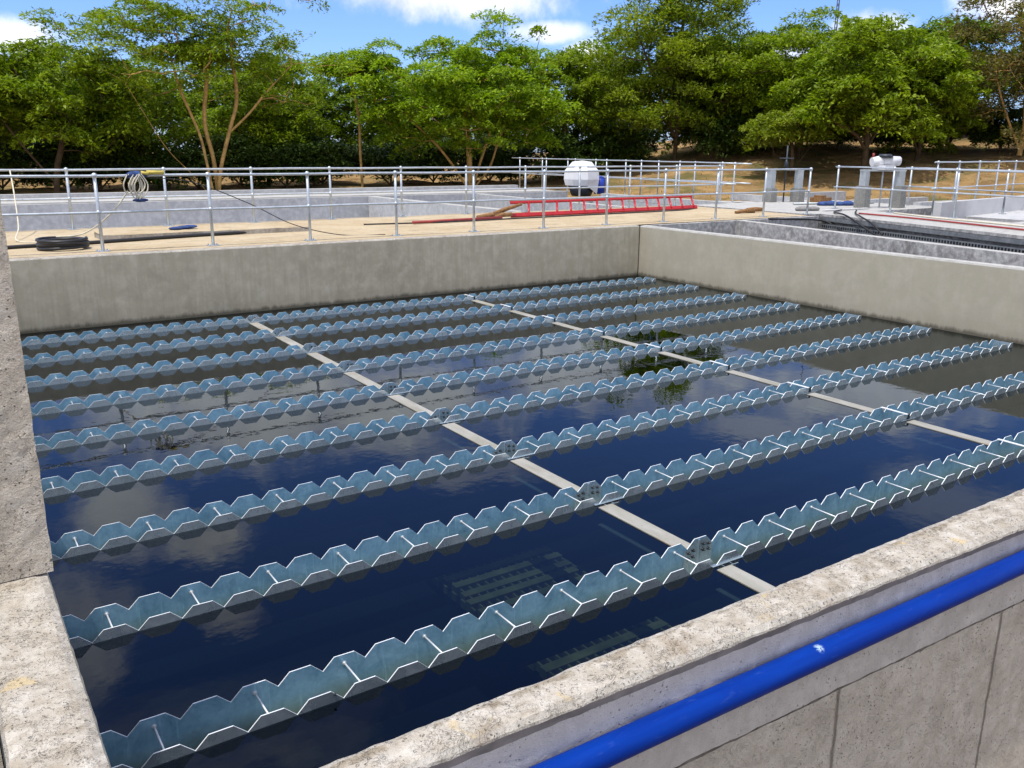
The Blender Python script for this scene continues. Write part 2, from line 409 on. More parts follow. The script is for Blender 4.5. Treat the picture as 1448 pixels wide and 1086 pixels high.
# ------------------------------------------------------------------ near wall with its rough top
from mathutils import noise as mn
def jit(x, y, z, amp, fr=14.):
    v = Vector((x*fr, y*fr, z*fr))
    return amp*(mn.noise(v) + .5*mn.noise(v*2.3))
def yout(x): return -1.763 - .030*(max(-3.9,min(1.5,x))+1.16)
def near_wall():
    b = MB()
    xs = list(np.arange(-4.2, 3.2, .025)) + list(np.arange(3.2, 9.0, .3))
    # profile a: 0 = inner face, 1 = outer face (relative), b: height
    prof = [(0,-2.5),(0,.5),(0,.975),(.03,.998)] + [(t,1.0) for t in (.12,.22,.33,.44,.55,.66,.74,.82)] + \
           [(.87,.997),(.985,.984),(1.0,.976),(.935,.944),(.93,.90),(.93,.78),(.93,.6045),(.905,.600),(.93,.596),(.93,.3),(.93,-1.5)]
    seg = [0,0,1] + [1] + [2]*8 + [1,1,6,3,3,3,5,5,4,4]
    def fn(x, a, z, i):
        yo = yout(x); y = YN + (yo-YN)*a
        if 2 <= i <= 15:
            e = 1.0 if i in (2,3,12,13,14,15) else .6
            chip = max(0, mn.noise(Vector((x*5, i*.05, 3.1)))-.25)*.02
            z = z + jit(x, y, z, .0035*e, 22) - (chip if i in (2,3,12,13) else 0)
            if i not in (2,3): y = y + jit(x, z+5, y, .003*e, 18)
            else: y = y + jit(x, 7, 0, .002, 10)
        elif i in (18,19,20): z = z + jit(x, i*.7, 0, .005, 16) + jit(x, 0, 0, .004, 3)
        return (x, y, z)
    b.sweep(prof, xs, fn, seg)
    return b.build('tank_wall', [M['wall'], M['topgrey'], M['top_near'], M['outer_up'], M['outer'], M['groove'], M['undercut']])
tag(near_wall(), 'low concrete wall along the bottom right with a rough cream top and formwork joints', 'wall')

kind_box = MB(); kind_box.box((-9,-12,-1.25),(-3.83,9.9,-.9)); kind(kind_box.build('dark_gap_sheet', M['floor']), 'structure')  # near-black sheet added so the gap past the left wall looks unlit
# left wall and the column standing on it
def left_wall():
    b = MB()
    ys = list(np.arange(-5.2, 0.4, .025)) + list(np.arange(.5, 10.3, .4))
    prof = [(-3.60,-2.5),(-3.60,.97),(-3.607,.992),(-3.632,.999)] + [(x,1.0) for x in (-3.655,-3.68,-3.71,-3.74,-3.77,-3.79)] + [(-3.812,.996),(-3.82,.98),(-3.82,.6),(-3.82,-1.5)]
    seg = [0,0,1,2,2,2,2,2,2,2,1,1,3]
    def fn(y, x, z, i):
        if 1 <= i <= 11:
            z += jit(x, y, z, .0035, 22); x += jit(x+3, y, z, .0025, 16)
            if i == 3: z -= .003
        return (x, y, z)
    b.sweep(prof, list(reversed(ys)), fn, seg)
    return b.build('tank_wall', [M['wall'], M['topgrey'], M['top'], M['outer']])
tag(left_wall(), 'low concrete wall in the lower left corner with a pitted cream top', 'wall')
b = MB()
zs = list(np.arange(1.004, 2.9, .03))
for k in range(1):
    cor = [(-4.35,-.09),(-3.586,-.09),(-3.586,.42),(-4.35,.42)]
    fr_x = list(np.linspace(-4.35,-3.586,24))
    ring = [(x,-.09) for x in fr_x] + [(-3.586,y) for y in (.0,.15,.3,.42)] + [(-4.35,.42)]
    n = len(ring)
    for z in zs:
        for (x,y) in ring:
            b.v.append((x + jit(y,z,x,.003,14)*(1 if x > -3.60 else 0), y + jit(x,z,y,.003,16), z))
    for i in range(len(zs)-1):
        for j in range(n):
            j2 = (j+1) % n; b.f.append((i*n+j,i*n+j2,(i+1)*n+j2,(i+1)*n+j)); b.m.append(0); b.sm.append(False)
    b.box((-4.34,-.085,-.95),(-3.835,.41,1.003),0)
    b.f.append(tuple((len(zs)-1)*n+j for j in range(n))); b.m.append(0); b.sm.append(False)
tag(b.build('concrete_column', M['column']), 'tall rough beige concrete column rising at the left edge of the tank', 'column')

# back wall and right wall of the tank
b = MB()
xs = list(np.arange(-4.0, 8.28, .06))
prof = [(9.97,-2.5),(9.97,.4),(9.97,.985),(9.985,1.0),(10.06,1.004),(10.12,1.004)]
b.sweep(prof, xs, lambda x,y,z,i: (x, y+(jit(x,y,z,.003,7) if i>1 else 0), z+(jit(x,y,z,.003,9) if i>1 else 0)), [0,0,1,1,1])
tag(b.build('tank_wall', [M['wall'], M['topgrey']]), 'streaked grey concrete back wall of the tank below the sandy walkway', 'wall')
b = MB()
ys = list(np.linspace(-1.9, 9.985, 150))
prof = [(8.27,-2.5),(8.27,.4),(8.27,.975),(8.285,1.0),(8.38,1.003),(8.46,1.0),(8.475,.98),(8.475,-1.5)]
b.sweep(prof, ys, lambda y,x,z,i: (x+(jit(x,y,z,.003,7) if i in (2,3,5) else 0), y, z+(jit(x,y,z,.003,9) if 1<i<7 else 0)), [0,0,1,1,1,1,2])
tag(b.build('tank_wall', [M['wall_right'], M['pale'], M['mottled']]), 'pale smooth concrete right wall of the tank behind the trough ends', 'wall')

# ------------------------------------------------------------------ blue pipe on the outer face
b = MB()
pts = [(x, yout(x)-.035, .827+.012*(x+2.17)+.0015*math.sin(x*2.1)) for x in np.arange(-4.6, 6.0, .08)]
b.tube(pts, .043, 28)
tag(b.build('water_pipe', M['pipe']), 'thick bright blue plastic pipe running along the outside of the near wall', 'pipe')

# ------------------------------------------------------------------ weir launders
N0, N1 = -16, 35      # notches
def tooth_plate(y, th, inner, outer, sgn):
    """saw-toothed sheet; materials 0 = inner face, 1 = outer face, 2 = cut edge"""
    b = MB(); ya, yb = y-th/2, y+th/2        # ya nearer the camera
    zb = -.20; x0 = N0*PITCH; x1 = N1*PITCH+.11
    ia, ib = (outer, inner) if sgn < 0 else (inner, outer)
    rr = random.Random(11 if sgn < 0 else 12)
    prof = [(x0, .0)]
    for n in range(N0, N1):
        x = n*PITCH; j = rr.uniform(-.0018,.0018)
        prof += [(x+.060+j,.057+j*.6),(x+.166+j,.057+rr.uniform(-.001,.001)),(x+PITCH,.0+rr.uniform(-.001,.001))]
    prof += [(N1*PITCH+.06,.057),(x1,.057)]
    o = len(b.v)
    for (x,z) in prof: b.v += [(x,ya,z),(x,yb,z),(x,ya,-.012),(x,yb,-.012),(x,ya,zb),(x,yb,zb)]
    for i in range(len(prof)-1):
        p = o+6*i; q = p+6
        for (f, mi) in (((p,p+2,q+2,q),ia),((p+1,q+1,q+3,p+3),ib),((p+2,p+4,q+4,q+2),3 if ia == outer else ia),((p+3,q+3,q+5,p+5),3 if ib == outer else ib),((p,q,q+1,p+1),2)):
            b.f.append(f); b.m.append(mi); b.sm.append(False)
    return b
def launder():
    t = empty('weir_trough')
    tooth_plate(0, .0062, 0, 1, -1).build('weir_plate', [M['galv'],M['galv_out'],M['edge'],M['sub_dark']], t)
    tooth_plate(.255, .0062, 0, 1, 1).build('weir_plate', [M['galv'],M['galv_out'],M['edge'],M['sub_dark']], t)
    x0, x1 = N0*PITCH, N1*PITCH+.11
    b = MB(); b.box((x0,.0025,-.204),(x1-.003,.2525,-.198)); b.build('trough_floor', M['trough_in'], t)
    b = MB(); b.box((x1-.003,.0025,-.195),(x1,.2525,.05)); b.build('end_plate', [M['galv_out']], t)
    b = MB(); b.tube([(0,.0,0),(0,.255,0)], .0048, 8)
    b.tube([(0,.245,0),(0,.2515,0)], .0085, 6); b.tube([(0,.2505,0),(0,.2517,0)], .012, 10)
    rod = None
    for n in range(-7, 18):
        x = -.1125 + .45*n
        if x < x0 or x > x1: continue
        if rod is None:
            rod = b.build('tie_rod', M['rod'], t); o = rod
        else:
            o = rod.copy(); col.objects.link(o); o.parent = t
        o.location = (x, 0, .009)
    # spliced joint above the first beam
    b = MB()
    b.add([(-.03,.2495,-.195),(.225,.2495,-.195),(.225,.2495,-.004),(.168,.2495,.052),(.058,.2495,.052),(-.002,.2495,-.006),(-.03,.2495,-.006)],[(0,1,2,3,4,5,6)])
    b.box((.086,.232,-.195),(.0905,.2494,.056),0)
    b.box((.0935,.232,-.195),(.098,.2494,.056),0)
    sp = b.build('splice_plate', M['galv_out'], t)
    b = MB()
    b.tube([(0,.2490,0),(0,.240,0)], .0115, 6); b.tube([(0,.240,0),(0,.228,0)], .006, 6)
    bolt = None
    for (x,z) in ((.045,-.012),(.005,-.022),(.045,-.058),(.008,-.068),(.135,.014),(.182,.006),(.138,-.030),(.185,-.034)):
        if bolt is None: bolt = b.build('bolt', M['bolt'], sp); o = bolt
        else:
            o = bolt.copy(); col.objects.link(o); o.parent = sp
        o.location = (x,0,z)
    b = MB()
    b.box((-.045,-.016,-.001),(.225,-.0035,.003))
    b.box((-.03,-.050,-.09),(.145,-.045,-.001)); b.box((.03,-.0445,-.09),(.034,-.0035,-.002)); b.box((.10,-.0445,-.09),(.104,-.0035,-.002))
    for q in (.0,.05,.11): b.tube([(q,-.052,-.012),(q,-.060,-.012)],.008,6)
    b.build('saddle_bracket', M['galv_out'], t)
    # covered joint above the second beam
    b = MB()
    b.box((3.775,-.014,.053),(3.805,.268,.058)); b.box((3.775,.2585,-.05),(3.805,.2635,.0525)); 
    b.build('joint_strap', M['edge'], t)
    b = MB(); b.box((3.812,-.012,-.05),(3.836,-.0035,.050)); b.tube([(3.824,-.009,.05),(3.824,-.002,.056)],.008,6)
    b.build('rubber_seal', M['black'], t)
    b = MB(); b.box((3.70,-.020,-.002),(3.93,-.0125,.002)); b.box((3.73,-.050,-.09),(3.85,-.045,-.002)); b.build('saddle_bracket', M['galv_out'], t)
    return t
LAB = ['long toothed steel trough nearest the camera, first from the near wall',
       'toothed steel trough second from the near wall',
       'toothed steel trough third from the near wall, its far end at the right edge',
       'toothed steel trough fourth from the near wall',
       'middle toothed steel trough, fifth of nine from either side',
       'toothed steel trough fourth from the streaked back wall',
       'toothed steel trough third from the streaked back wall',
       'toothed steel trough second from the streaked back wall',
       'toothed steel trough closest to the streaked back wall']
L0 = launder()
for k in range(9):
    o = L0 if k == 0 else copy_tree(L0)
    o.location = (0, k*ROW, (0,.0012,-.0008,.001,-.0012,.0015,0,-.001,.001)[k]); o.rotation_euler = (R((0,.35,-.3,.25,-.4,.3,-.25,.4,-.2)[k]), 0, R((0,.012,-.015,.01,-.012,.015,-.01,.012,0)[k]))
    tag(o, LAB[k], 'weir trough', 'toothed overflow troughs across the tank')
b = MB()
b.tube([(-2.545,.022,.020),(-2.53,.006,.036),(-2.515,-.006,.040)],.006,6); b.box((-2.552,.018,.0),(-2.535,.030,.028)); b.tube([(-2.55,.02,.03),(-2.54,.03,.022)],.009,6)
b.build('clip', M['bolt'], L0)

# beams under the launders
def beam(x, label):
    t = empty('support_beam', (x,0,0)); h = .063
    for i in range(0, len(edges)-2, 2):
        y0, y1 = edges[i]+.004, edges[i+1]-.052
        if i == 0: y0 = YN+.002
        b = MB()
        b.box((-h,y0,-.003),(h,y1,.004),0)
        b.box((-.006,y0,-.128),(.006,y1,-.0035),1)
        b.box((-h,y0,-.136),(h,y1,-.1285),2)
        b.build('beam_section', [M['beam'],M['beam_web'],M['beam_low']], t)
    tag(t, label, 'beam', 'flat beams crossing under the troughs')
beam(.013, 'rust stained white beam crossing under the troughs at mid tank')
beam(3.78, 'pale beam crossing under the troughs on the right, nearer the pale wall')

# settler pack seen under water
b = MB()
x0,x1,y0 = -.62,.50,.42
rr_ = random.Random(4)
for i in range(15):
    y = y0+i*.15; e0 = rr_.uniform(-.05,.05); e1 = rr_.uniform(-.05,.05)
    b.box((x0+e0,y,-1.08),(x1+e1,y+.082,-1.0+rr_.uniform(-.01,.01)),0)
    n = 14
    for j in range(n+1):
        x = x0+(x1-x0)*j/n
        b.box((x-.008,y+.083,-1.08),(x+.008,y+.149,-1.012),0)
b.box((x0,y0,-1.15),(x1,y0+15*.15,-1.085),1)
tag(b.build('tube_settler', [M['settler'],M['settler_dark']]), 'yellowish slotted settler pack under water between the two nearest troughs', 'settler')

# ------------------------------------------------------------------ deck behind the tank
b = MB()
xs = list(np.arange(-9, 13.94, .25)); ys = [10.12,10.6,11.2,11.8,12.4,13.,13.6,14.0,14.40]
n = len(ys)
for x in xs:
    for y in ys: b.v.append((x, y, 1.006+.012*mn.noise(Vector((x*.8,y*.8,0)))*(0 if y<10.2 else 1)))
for i in range(len(xs)-1):
    for j in range(n-1):
        a=i*n+j; b.f.append((a,a+n,a+n+1,a+1)); b.m.append(0); b.sm.append(True)
b.box((-9,14.402,-2.5),(13.93,14.46,1.0),1); b.box((8.475,10.0,-2.0),(13.93,10.118,.99),2); 
kind(b.build('walkway', [M['sand'],M['far'],M['mottled']]), 'structure')

# far tank: back ledge, cross walls
def wall_strip(name, pts, z0, z1, th, mats, label, capmat=True):
    """straight wall along a ground polyline"""
    b = MB()
    for (p,q) in zip(pts[:-1], pts[1:]):
        d = Vector((q[0]-p[0], q[1]-p[1])); d.normalize(); nrm = Vector((-d.y,d.x))*th/2
        poly = [(p[0]-nrm.x,p[1]-nrm.y),(q[0]-nrm.x,q[1]-nrm.y),(q[0]+nrm.x,q[1]+nrm.y),(p[0]+nrm.x,p[1]+nrm.y)]
        b.prism(poly, z0, z1, 0, 1)
    o = b.build(name, mats); tag(o, label, 'wall'); return o
CW = [M['far'], M['pale']]
b = MB(); b.box((-9,22.40,-2.5),(15.9,26.9,.995),0,1); b.box((-9,22.62,.999),(15.9,22.70,1.02),1); b.box((-9,25.6,.999),(15.9,25.9,1.10),0,1)
tag(b.build('tank_wall', CW), 'broad grey back wall of the empty far tank below the left trees', 'wall')
wall_strip('partition_wall', [(8.55,14.47),(8.15,22.39)], -2.2, .99, .30, CW, 'pale partition wall crossing the empty far tank behind the red pole')
wall_strip('partition_wall', [(12.1,14.47),(12.1,22.39)], -2.2, .985, .28, CW, 'pale partition wall crossing the far tank behind the red ladder')
b = MB(); b.box((-9,14.47,-2.4),(15.9,22.39,-2.2)); kind(b.build('far_tank_floor', M['far']), 'structure')

# right side: channel walls
wall_strip('channel_wall', [(11.20,10.00),(9.95,2.9),(9.3,-1)], -1.5, 1.0, .22, [M['mottled'],M['pale']], 'mottled concrete channel wall with a white top just right of the tank')
b = MB(); b.prism([(14.31,10.26),(12.40,3.0),(11.2,-1.5),(13.9,-1.5),(15.2,3.0),(16.5,10.26)], -1.5, 1.02, 0, 1)
b.prism([(13.945,10.27),(16.5,10.27),(19.8,10.27),(19.8,14.40),(13.945,14.40)], -1.5, 1.015, 0, 1)
kind(b.build('channel_walkway', [M['mottled'],M['pale']]), 'structure')
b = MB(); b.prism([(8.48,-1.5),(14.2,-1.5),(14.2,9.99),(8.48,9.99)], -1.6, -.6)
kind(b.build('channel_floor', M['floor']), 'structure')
# apron and far tanks on the right
b = MB()
poly = [(15.95,14.47),(19.85,14.47),(19.85,3.0),(31.0,1.0)]
for azd in (78,73,68,63,58,53,48,44,41,38.5): poly.append((-3.8+31.4*math.sin(R(azd)), -3.37+31.4*math.cos(R(azd))))
poly += [(15.95,21.9)]
b.prism(poly, -2.5, .80)
kind(b.build('concrete_apron', M['far']), 'structure')
wall_strip('basin_wall', [(16.1,14.6),(16.1,20.6)], .81, 1.0, .25, CW, 'grey basin wall running back below the white hood')
wall_strip('basin_wall', [(19.98,14.8),(19.98,18.2)], .81, 1.02, .25, CW, 'short grey basin wall behind the first gate frame')
wall_strip('basin_wall', [(20.3,13.6),(24.2,13.6)], .81, 1.03, .22, CW, 'grey basin wall between the two gate frames')
wall_strip('basin_wall', [(20.5,11.6),(25.4,11.6)], .81, 1.06, .22, CW, 'low basin wall behind the second gate frame')
wall_strip('basin_wall', [(21.2,16.2),(23.4,16.2)], .81, 1.12, .22, CW, 'farthest grey basin wall in front of the earth bank')
wall_strip('parapet_wall', [(18.2,9.6),(27.4,10.9)], .60, 1.22, .20, [M['whitepaint'],M['far']], 'white plastered parapet wall behind the right hand railings')
wall_strip('channel_wall', [(16.9,7.3),(24.5,7.9)], -.5, .86, .3, [M['mottled'],M['pale']], 'mottled grey channel wall below the white parapet at the right edge')

# ------------------------------------------------------------------ railings
def railing(name, label, p, q, n, base, h=1.06, first=None, ext0=0., ext1=0., r=.024, rr=.019, group='galvanised tube railings', mid=True):
    """n posts from p to q; posts, rails and base plates are parts"""
    t = empty(name, (p[0],p[1],base))
    d = Vector((q[0]-p[0], q[1]-p[1], 0)); L = d.length; d.normalize()
    b = MB(); b.tube([(0,0,.012),(0,0,h+.012)], r, 8)
    b.ball((0,0,h), r*1.75, 0, 8, 6); 
    if mid: b.ball((0,0,h*.52), r*1.6, 0, 8, 6)
    pl = MB(); pl.box((-.085,-.06,0),(.085,.06,.012))
    for (sx,sy) in ((-.065,-.04),(.065,-.04),(-.065,.04),(.065,.04)): pl.tube([(sx,sy,.01),(sx,sy,.03)],.01,6)
    post = None
    for i in range(n):
        if post is None:
            post = b.build('post', M['railgal'], t); plate = pl.build('base_plate', M['railgal'], post); o = post
        else: o = copy_tree(post, t)
        s = L*i/(n-1) if n > 1 else 0
        o.location = (d.x*s, d.y*s, 0)
        o.rotation_euler = (R(random.uniform(-.35,.35)), R(random.uniform(-.35,.35)), 0)
    for nm, z in (('top_rail', h),) + ((('mid_rail', h*.52),) if mid else ()):
        b = MB(); k = max(2, n*2)
        b.tube([tuple(d*(-ext0+(L+ext0+ext1)*i/k) + Vector((0,0,z+.004*math.sin(i*1.7)))) for i in range(k+1)], rr, 8)
        b.build(nm, M['railgal'], t)
    tag(t, label, 'railing', group)
    return t
railing('handrail', 'long galvanised railing along the edge of the back wall above the troughs', (-3.25,10.35), (13.93,10.35), 12, 1.008, 1.06, ext0=.5)
railing('handrail', 'second long galvanised railing behind the hose coil, along the empty far tank', (-3.20,14.2), (14.95,14.2), 12, 1.008, 1.05, ext0=.6, ext1=.2)
railing('handrail', 'galvanised railing running back from the ladder end, left of the paired rails', (17.2,27.4), (17.2,16.2), 7, .82, 1.28, ext0=.6, ext1=.6)
railing('handrail', 'galvanised railing running back behind the white hood, right of the paired rails', (18.2,27.2), (18.2,16.6), 7, .82, 1.26, ext0=.2, ext1=.7)
railing('handrail', 'galvanised railing beside the cable trays at the right edge', (16.35,11.35), (15.45,4.3), 5, 1.022, 1.07, ext0=.1, ext1=1.5)
railing('handrail', 'galvanised railing standing on the far side of the right hand walkway', (19.4,11.2), (17.6,3.6), 6, 1.0, 1.05, ext0=.2, ext1=.3)
railing('handrail', 'distant galvanised railing along the white parapet wall', (18.9,10.15), (27.3,11.35), 7, .80, 1.42, ext0=.2, ext1=.3)

# ------------------------------------------------------------------ gate frames
def gate_frame(label, a, b_, zst, ztop, actuator):
    t = empty('sluice_gate_frame', (0,0,0))
    for (x,y) in (a,b_):
        m_ = MB(); m_.box((x-.13,y-.16,1.02),(x+.13,y+.16,zst)); m_.box((x-.10,y-.13,zst),(x+.10,y+.13,zst+.012))
        m_.build('pedestal', M['pillar'], t)
        m_ = MB(); m_.box((x-.09,y-.09,zst+.0125),(x-.075,y+.09,ztop)); m_.box((x-.075,y-.09,zst+.0125),(x+.09,y-.075,ztop)); m_.box((x-.075,y+.075,zst+.0125),(x+.09,y+.09,ztop))
        m_.build('upright', M['steelgrey'], t)
    cx, cy = (a[0]+b_[0])/2, (a[1]+b_[1])/2
    m_ = MB(); d = Vector((b_[0]-a[0], b_[1]-a[1])).normalized(); nn = Vector((-d.y,d.x))*.07
    e0 = Vector(a)-d*.12; e1 = Vector(b_)+d*.12
    m_.prism([(e0.x-nn.x,e0.y-nn.y),(e1.x-nn.x,e1.y-nn.y),(e1.x+nn.x,e1.y+nn.y),(e0.x+nn.x,e0.y+nn.y)], ztop+.001, ztop+(.05 if actuator else .03))
    m_.build('crossbeam', M['steelgrey'], t)
    m_ = MB(); m_.tube([(cx,cy,1.02),(cx,cy,ztop+(.2 if actuator else .7))], .022, 8); m_.build('spindle', M['steelgrey'] if actuator else M['darkmetal'], t)
    if actuator:
        m_ = MB(); m_.box((cx-.22,cy-.2,ztop+.052),(cx+.22,cy+.2,ztop+.16)); m_.tube([(cx-.05,cy+.05,ztop+.27),(cx+.42,cy-.16,ztop+.27)], .125, 14)
        m_.tube([(cx-.3,cy+.17,ztop+.24),(cx-.05,cy+.05,ztop+.27)], [.12,.15], 12)
        m_.build('actuator', M['white'], t)
        m_ = MB(); m_.tube([(cx+.02,cy,ztop+.37),(cx+.02,cy,ztop+.45)], [.21,.15], 12); m_.tube([(cx+.425,cy-.163,ztop+.27),(cx+.44,cy-.17,ztop+.27)], .06, 10)
        m_.build('motor_cap', M['darkmetal'], t)
        m_ = MB(); m_.tube([(cx-.27,cy+.16,ztop+.36),(cx-.27,cy+.16,ztop+.47)], .03, 8); m_.build('indicator', M['redpipe'], t)
    else:
        m_ = MB(); m_.tube([(cx,cy,ztop+.1),(cx,cy,ztop+.22),(cx,cy,ztop+.3)], [.07,.05,.03], 10)
        ring = [(cx+.19*math.cos(k*math.pi/8), cy+.19*math.sin(k*math.pi/8), ztop+.34) for k in range(17)]
        m_.tube(ring, .016, 6, cap=False)
        for k in range(3): m_.tube([(cx,cy,ztop+.34),(cx+.19*math.cos(k*2.1),cy+.19*math.sin(k*2.1),ztop+.34)], .012, 6)
        m_.build('handwheel', M['darkmetal'], t)
    tag(t, label, 'gate frame', 'sluice gate frames on the far walkway')
gate_frame('steel gate frame topped by a dark handwheel, left of the two', (17.16,14.22), (17.98,13.88), 1.40, 1.93, False)
gate_frame('steel gate frame topped by a white motor actuator, right of the two', (17.37,11.26), (18.27,10.80), 1.58, 1.97, True)

# ------------------------------------------------------------------ white hood on its machine
t = empty('mixer_cover', (16.5,22.35,.80), R(20))
b = MB(); N = 7
rings = [(.60,.40),(.66,.62),(.64,.92),(.36,1.24),(.02,1.28)]
for k,(r_,z_) in enumerate(rings):
    for j in range(N):
        a = 2*math.pi*(j+.5)/N; zz = z_ - (.30 if k == 0 and j in (5,) else 0)
        b.v.append((r_*math.cos(a)*(.9 if zz<.2 else 1), r_*math.sin(a), zz))
for k in range(len(rings)-1):
    for j in range(N):
        j2=(j+1)%N; b.f.append((k*N+j,k*N+j2,(k+1)*N+j2,(k+1)*N+j)); b.m.append(0); b.sm.append(False)
b.build('hood', M['white'], t)
b = MB()
b.tube([(0,0,.02),(0,0,.14),(0,0,.41)], [.36,.42,.50], 8); b.build('drum', M['darkmetal'], t)
b = MB(); b.tube([(.40,-.52,.1),(.40,-.52,.66)], .20, 14); b.tube([(.40,-.52,.66),(.40,-.52,.74)], [.20,.08], 14); b.build('motor', M['blue'], t)
tag(t, 'white faceted hood over a dark drum with a blue motor, beyond the red ladder', 'machine cover')

# ------------------------------------------------------------------ ladder and loose things on the deck
t = empty('ladder', (7.05,12.90,1.02))
def V3(x,y,z): return (x-7.05, y-12.90, z-1.02)
for (p,q) in (((7.05,12.88,1.055),(13.05,13.12,1.055)), ((7.30,13.28,1.315),(13.15,13.44,1.325))):
    b = MB(); P, Q = Vector(V3(*p)), Vector(V3(*q)); d = (Q-P).normalized()
    up = Vector((0,.83,.55)); sd = d.cross(up).normalized()
    vs = []
    for e in (P,Q):
        for (u_,w_) in ((-.037,-.017),(.037,-.017),(.037,.017),(-.037,.017)): vs.append(tuple(e+up*u_*.6+Vector((0,0,1))*u_*.55+sd*w_))
    b.add(vs,[(0,1,5,4),(1,2,6,5),(2,3,7,6),(3,0,4,7),(0,3,2,1),(4,5,6,7)])
    b.build('stile', M['redfrp'], t)
b = MB(); b.tube([V3(0+7.05,12.895,1.065),V3(7.05+.27,13.285,1.31)], .026, 8)
rung = None
for i in range(14):
    s = (.085+i*.0685)
    if rung is None: rung = b.build('rung', M['redfrp'], t); o = rung
    else:
        o = rung.copy(); col.objects.link(o); o.parent = t
    o.location = (6.0*s, .20*s, 0)
tag(t, 'long red fibreglass ladder lying on edge on the sandy walkway', 'ladder')

def tubes(name, mat, specs, label, cat):
    b = MB()
    for pts, r in specs: b.tube(pts, r, 8)
    return tag(b.build(name, mat), label, cat)
def spline(pts, n=8):
    P = [Vector(p) for p in pts]; out = []
    for i in range(len(P)-1):
        p0 = P[max(0,i-1)]; p1 = P[i]; p2 = P[i+1]; p3 = P[min(len(P)-1,i+2)]
        for k in range(n):
            t_ = k/n
            out.append(tuple(.5*((2*p1)+(p2-p0)*t_+(2*p0-5*p1+4*p2-p3)*t_*t_+(3*p1-p0-3*p2+p3)*t_**3)))
    out.append(tuple(P[-1])); return out
# hose coil
pts = []
for i in range(0, 9*24+1):
    a = 2*math.pi*i/24; tr_ = i/24
    rr_ = .30 + .035*math.sin(tr_*2.4) + .02*random.random()*.3
    pts.append((-2.12+rr_*math.cos(a), 10.98+rr_*math.sin(a), 1.035+.013*tr_+.008*math.sin(a*1.3+tr_)))
tubes('hose_coil', M['black'], [(pts,.022)], 'coiled black hose lying at the left end of the walkway', 'hose')
tubes('black_hose', M['black'], [(spline([(-3.2,11.2,1.035),(-2.6,11.35,1.035),(-1.7,11.45,1.035),(-.5,11.75,1.035),(1.0,12.0,1.035),(2.0,12.25,1.035)]),.028)], 'straight black hose stretched along the walkway from the coil', 'hose')
tubes('black_cable', M['black'], [(spline([(3.4,12.6,1.025),(5.2,12.35,1.025),(7.0,12.45,1.025),(9.0,12.55,1.025),(11.2,12.65,1.025),(12.6,12.9,1.025),(13.8,14.1,1.03)]),.014)], 'thin dark cable trailing across the sand in front of the red ladder', 'cable')
tubes('red_pole', M['redpipe'], [([(4.35,12.35,1.045),(6.6,12.55,1.045)],.030)], 'thin red pole lying on the sand behind the railing', 'pole')
# low slab with a worn edge
b = MB()
xs = list(np.linspace(-1.45,2.05,40))
b.sweep([(11.95,1.0),(11.95,1.085),(11.97,1.095),(12.55,1.10),(12.57,1.0)], xs, lambda x,y,z,i:(x,y+jit(x,y,z,.012,5),z+(jit(x,y,z,.010,6) if 0<i<4 else 0)), [0,1,1,1])
b.box((-1.44,11.97,1.0),(-1.40,12.55,1.085),0); b.box((2.0,11.97,1.0),(2.04,12.55,1.085),0)
tag(b.build('concrete_plank', [M['topgrey'],M['sand']]), 'low worn concrete slab lying on the walkway behind the black hose', 'slab')
b = MB()
for i in range(3):
    b.ball((-.2+.12*i,12.3+.03*i,1.125+.008*i), .11, 0, 10, 6, (1.2,.8,.28))
tag(b.build('blue_cloth', M['bluecloth']), 'crumpled blue cloth left on the low slab', 'cloth')
# ropes hung on the rail
t = empty('rope_bundle', (-1.18,10.33,2.02)); rb = random.Random(5)
b = MB()
for i in range(7):
    cx_ = rb.uniform(-.09,.09); hh = rb.uniform(.18,.30); ww = rb.uniform(.05,.10); yy = rb.uniform(-.045,-.02)
    b.tube(spline([(cx_,yy,.06),(cx_-ww,yy-.02,-hh*.4),(cx_-ww*.4,yy,-hh),(cx_+ww*.6,yy-.02,-hh*.8),(cx_+ww,yy,-hh*.3),(cx_+.02,yy,.07)]), .009, 6)
b.build('rope_loop', M['rope'], t)
b = MB(); b.ball((.03,0,.05),.09,0,8,6,(1.5,.5,.7)); b.ball((.14,.01,.06),.06,0,8,6,(1.4,.5,.6)); b.build('blue_strap', M['bluecloth'], t)
b = MB(); b.ball((.06,-.02,-.30),.07,0,8,6,(1.6,.5,.4)); b.build('blue_strap', M['bluecloth'], t)
b = MB(); b.tube([(.18,-.01,.09),(.42,0,.085)], .028, 8); b.tube([(.1,-.03,.09),(.2,-.03,.07)],.022,8); b.build('yellow_strap', M['ropey'], t)
tag(t, 'tangle of pale ropes with blue and yellow straps hung on the front railing', 'rope')
tubes('white_rope', M['rope'], [(spline([(-1.28,10.31,1.85),(-1.5,10.42,1.55),(-1.85,10.7,1.25),(-2.2,10.95,1.19)]),.011)], 'pale rope hanging from the tangle down to the hose coil', 'rope')
tubes('white_rope', M['rope'], [(spline([(-2.42,14.16,2.05),(-2.45,13.6,1.7),(-2.5,13.0,1.2),(-2.6,12.4,1.03),(-2.35,12.0,1.02)]),.011)], 'pale rope hanging from the back railing at the left end', 'rope')
tubes('power_cord', M['black'], [(spline([(-1.0,10.33,2.04),(-.3,10.5,1.95),(.6,10.75,1.6),(1.4,11.0,1.22),(2.2,10.9,1.02),(2.9,10.6,1.02)]),.007)], 'thin dark cord sloping from the front railing down to the sand', 'cord')
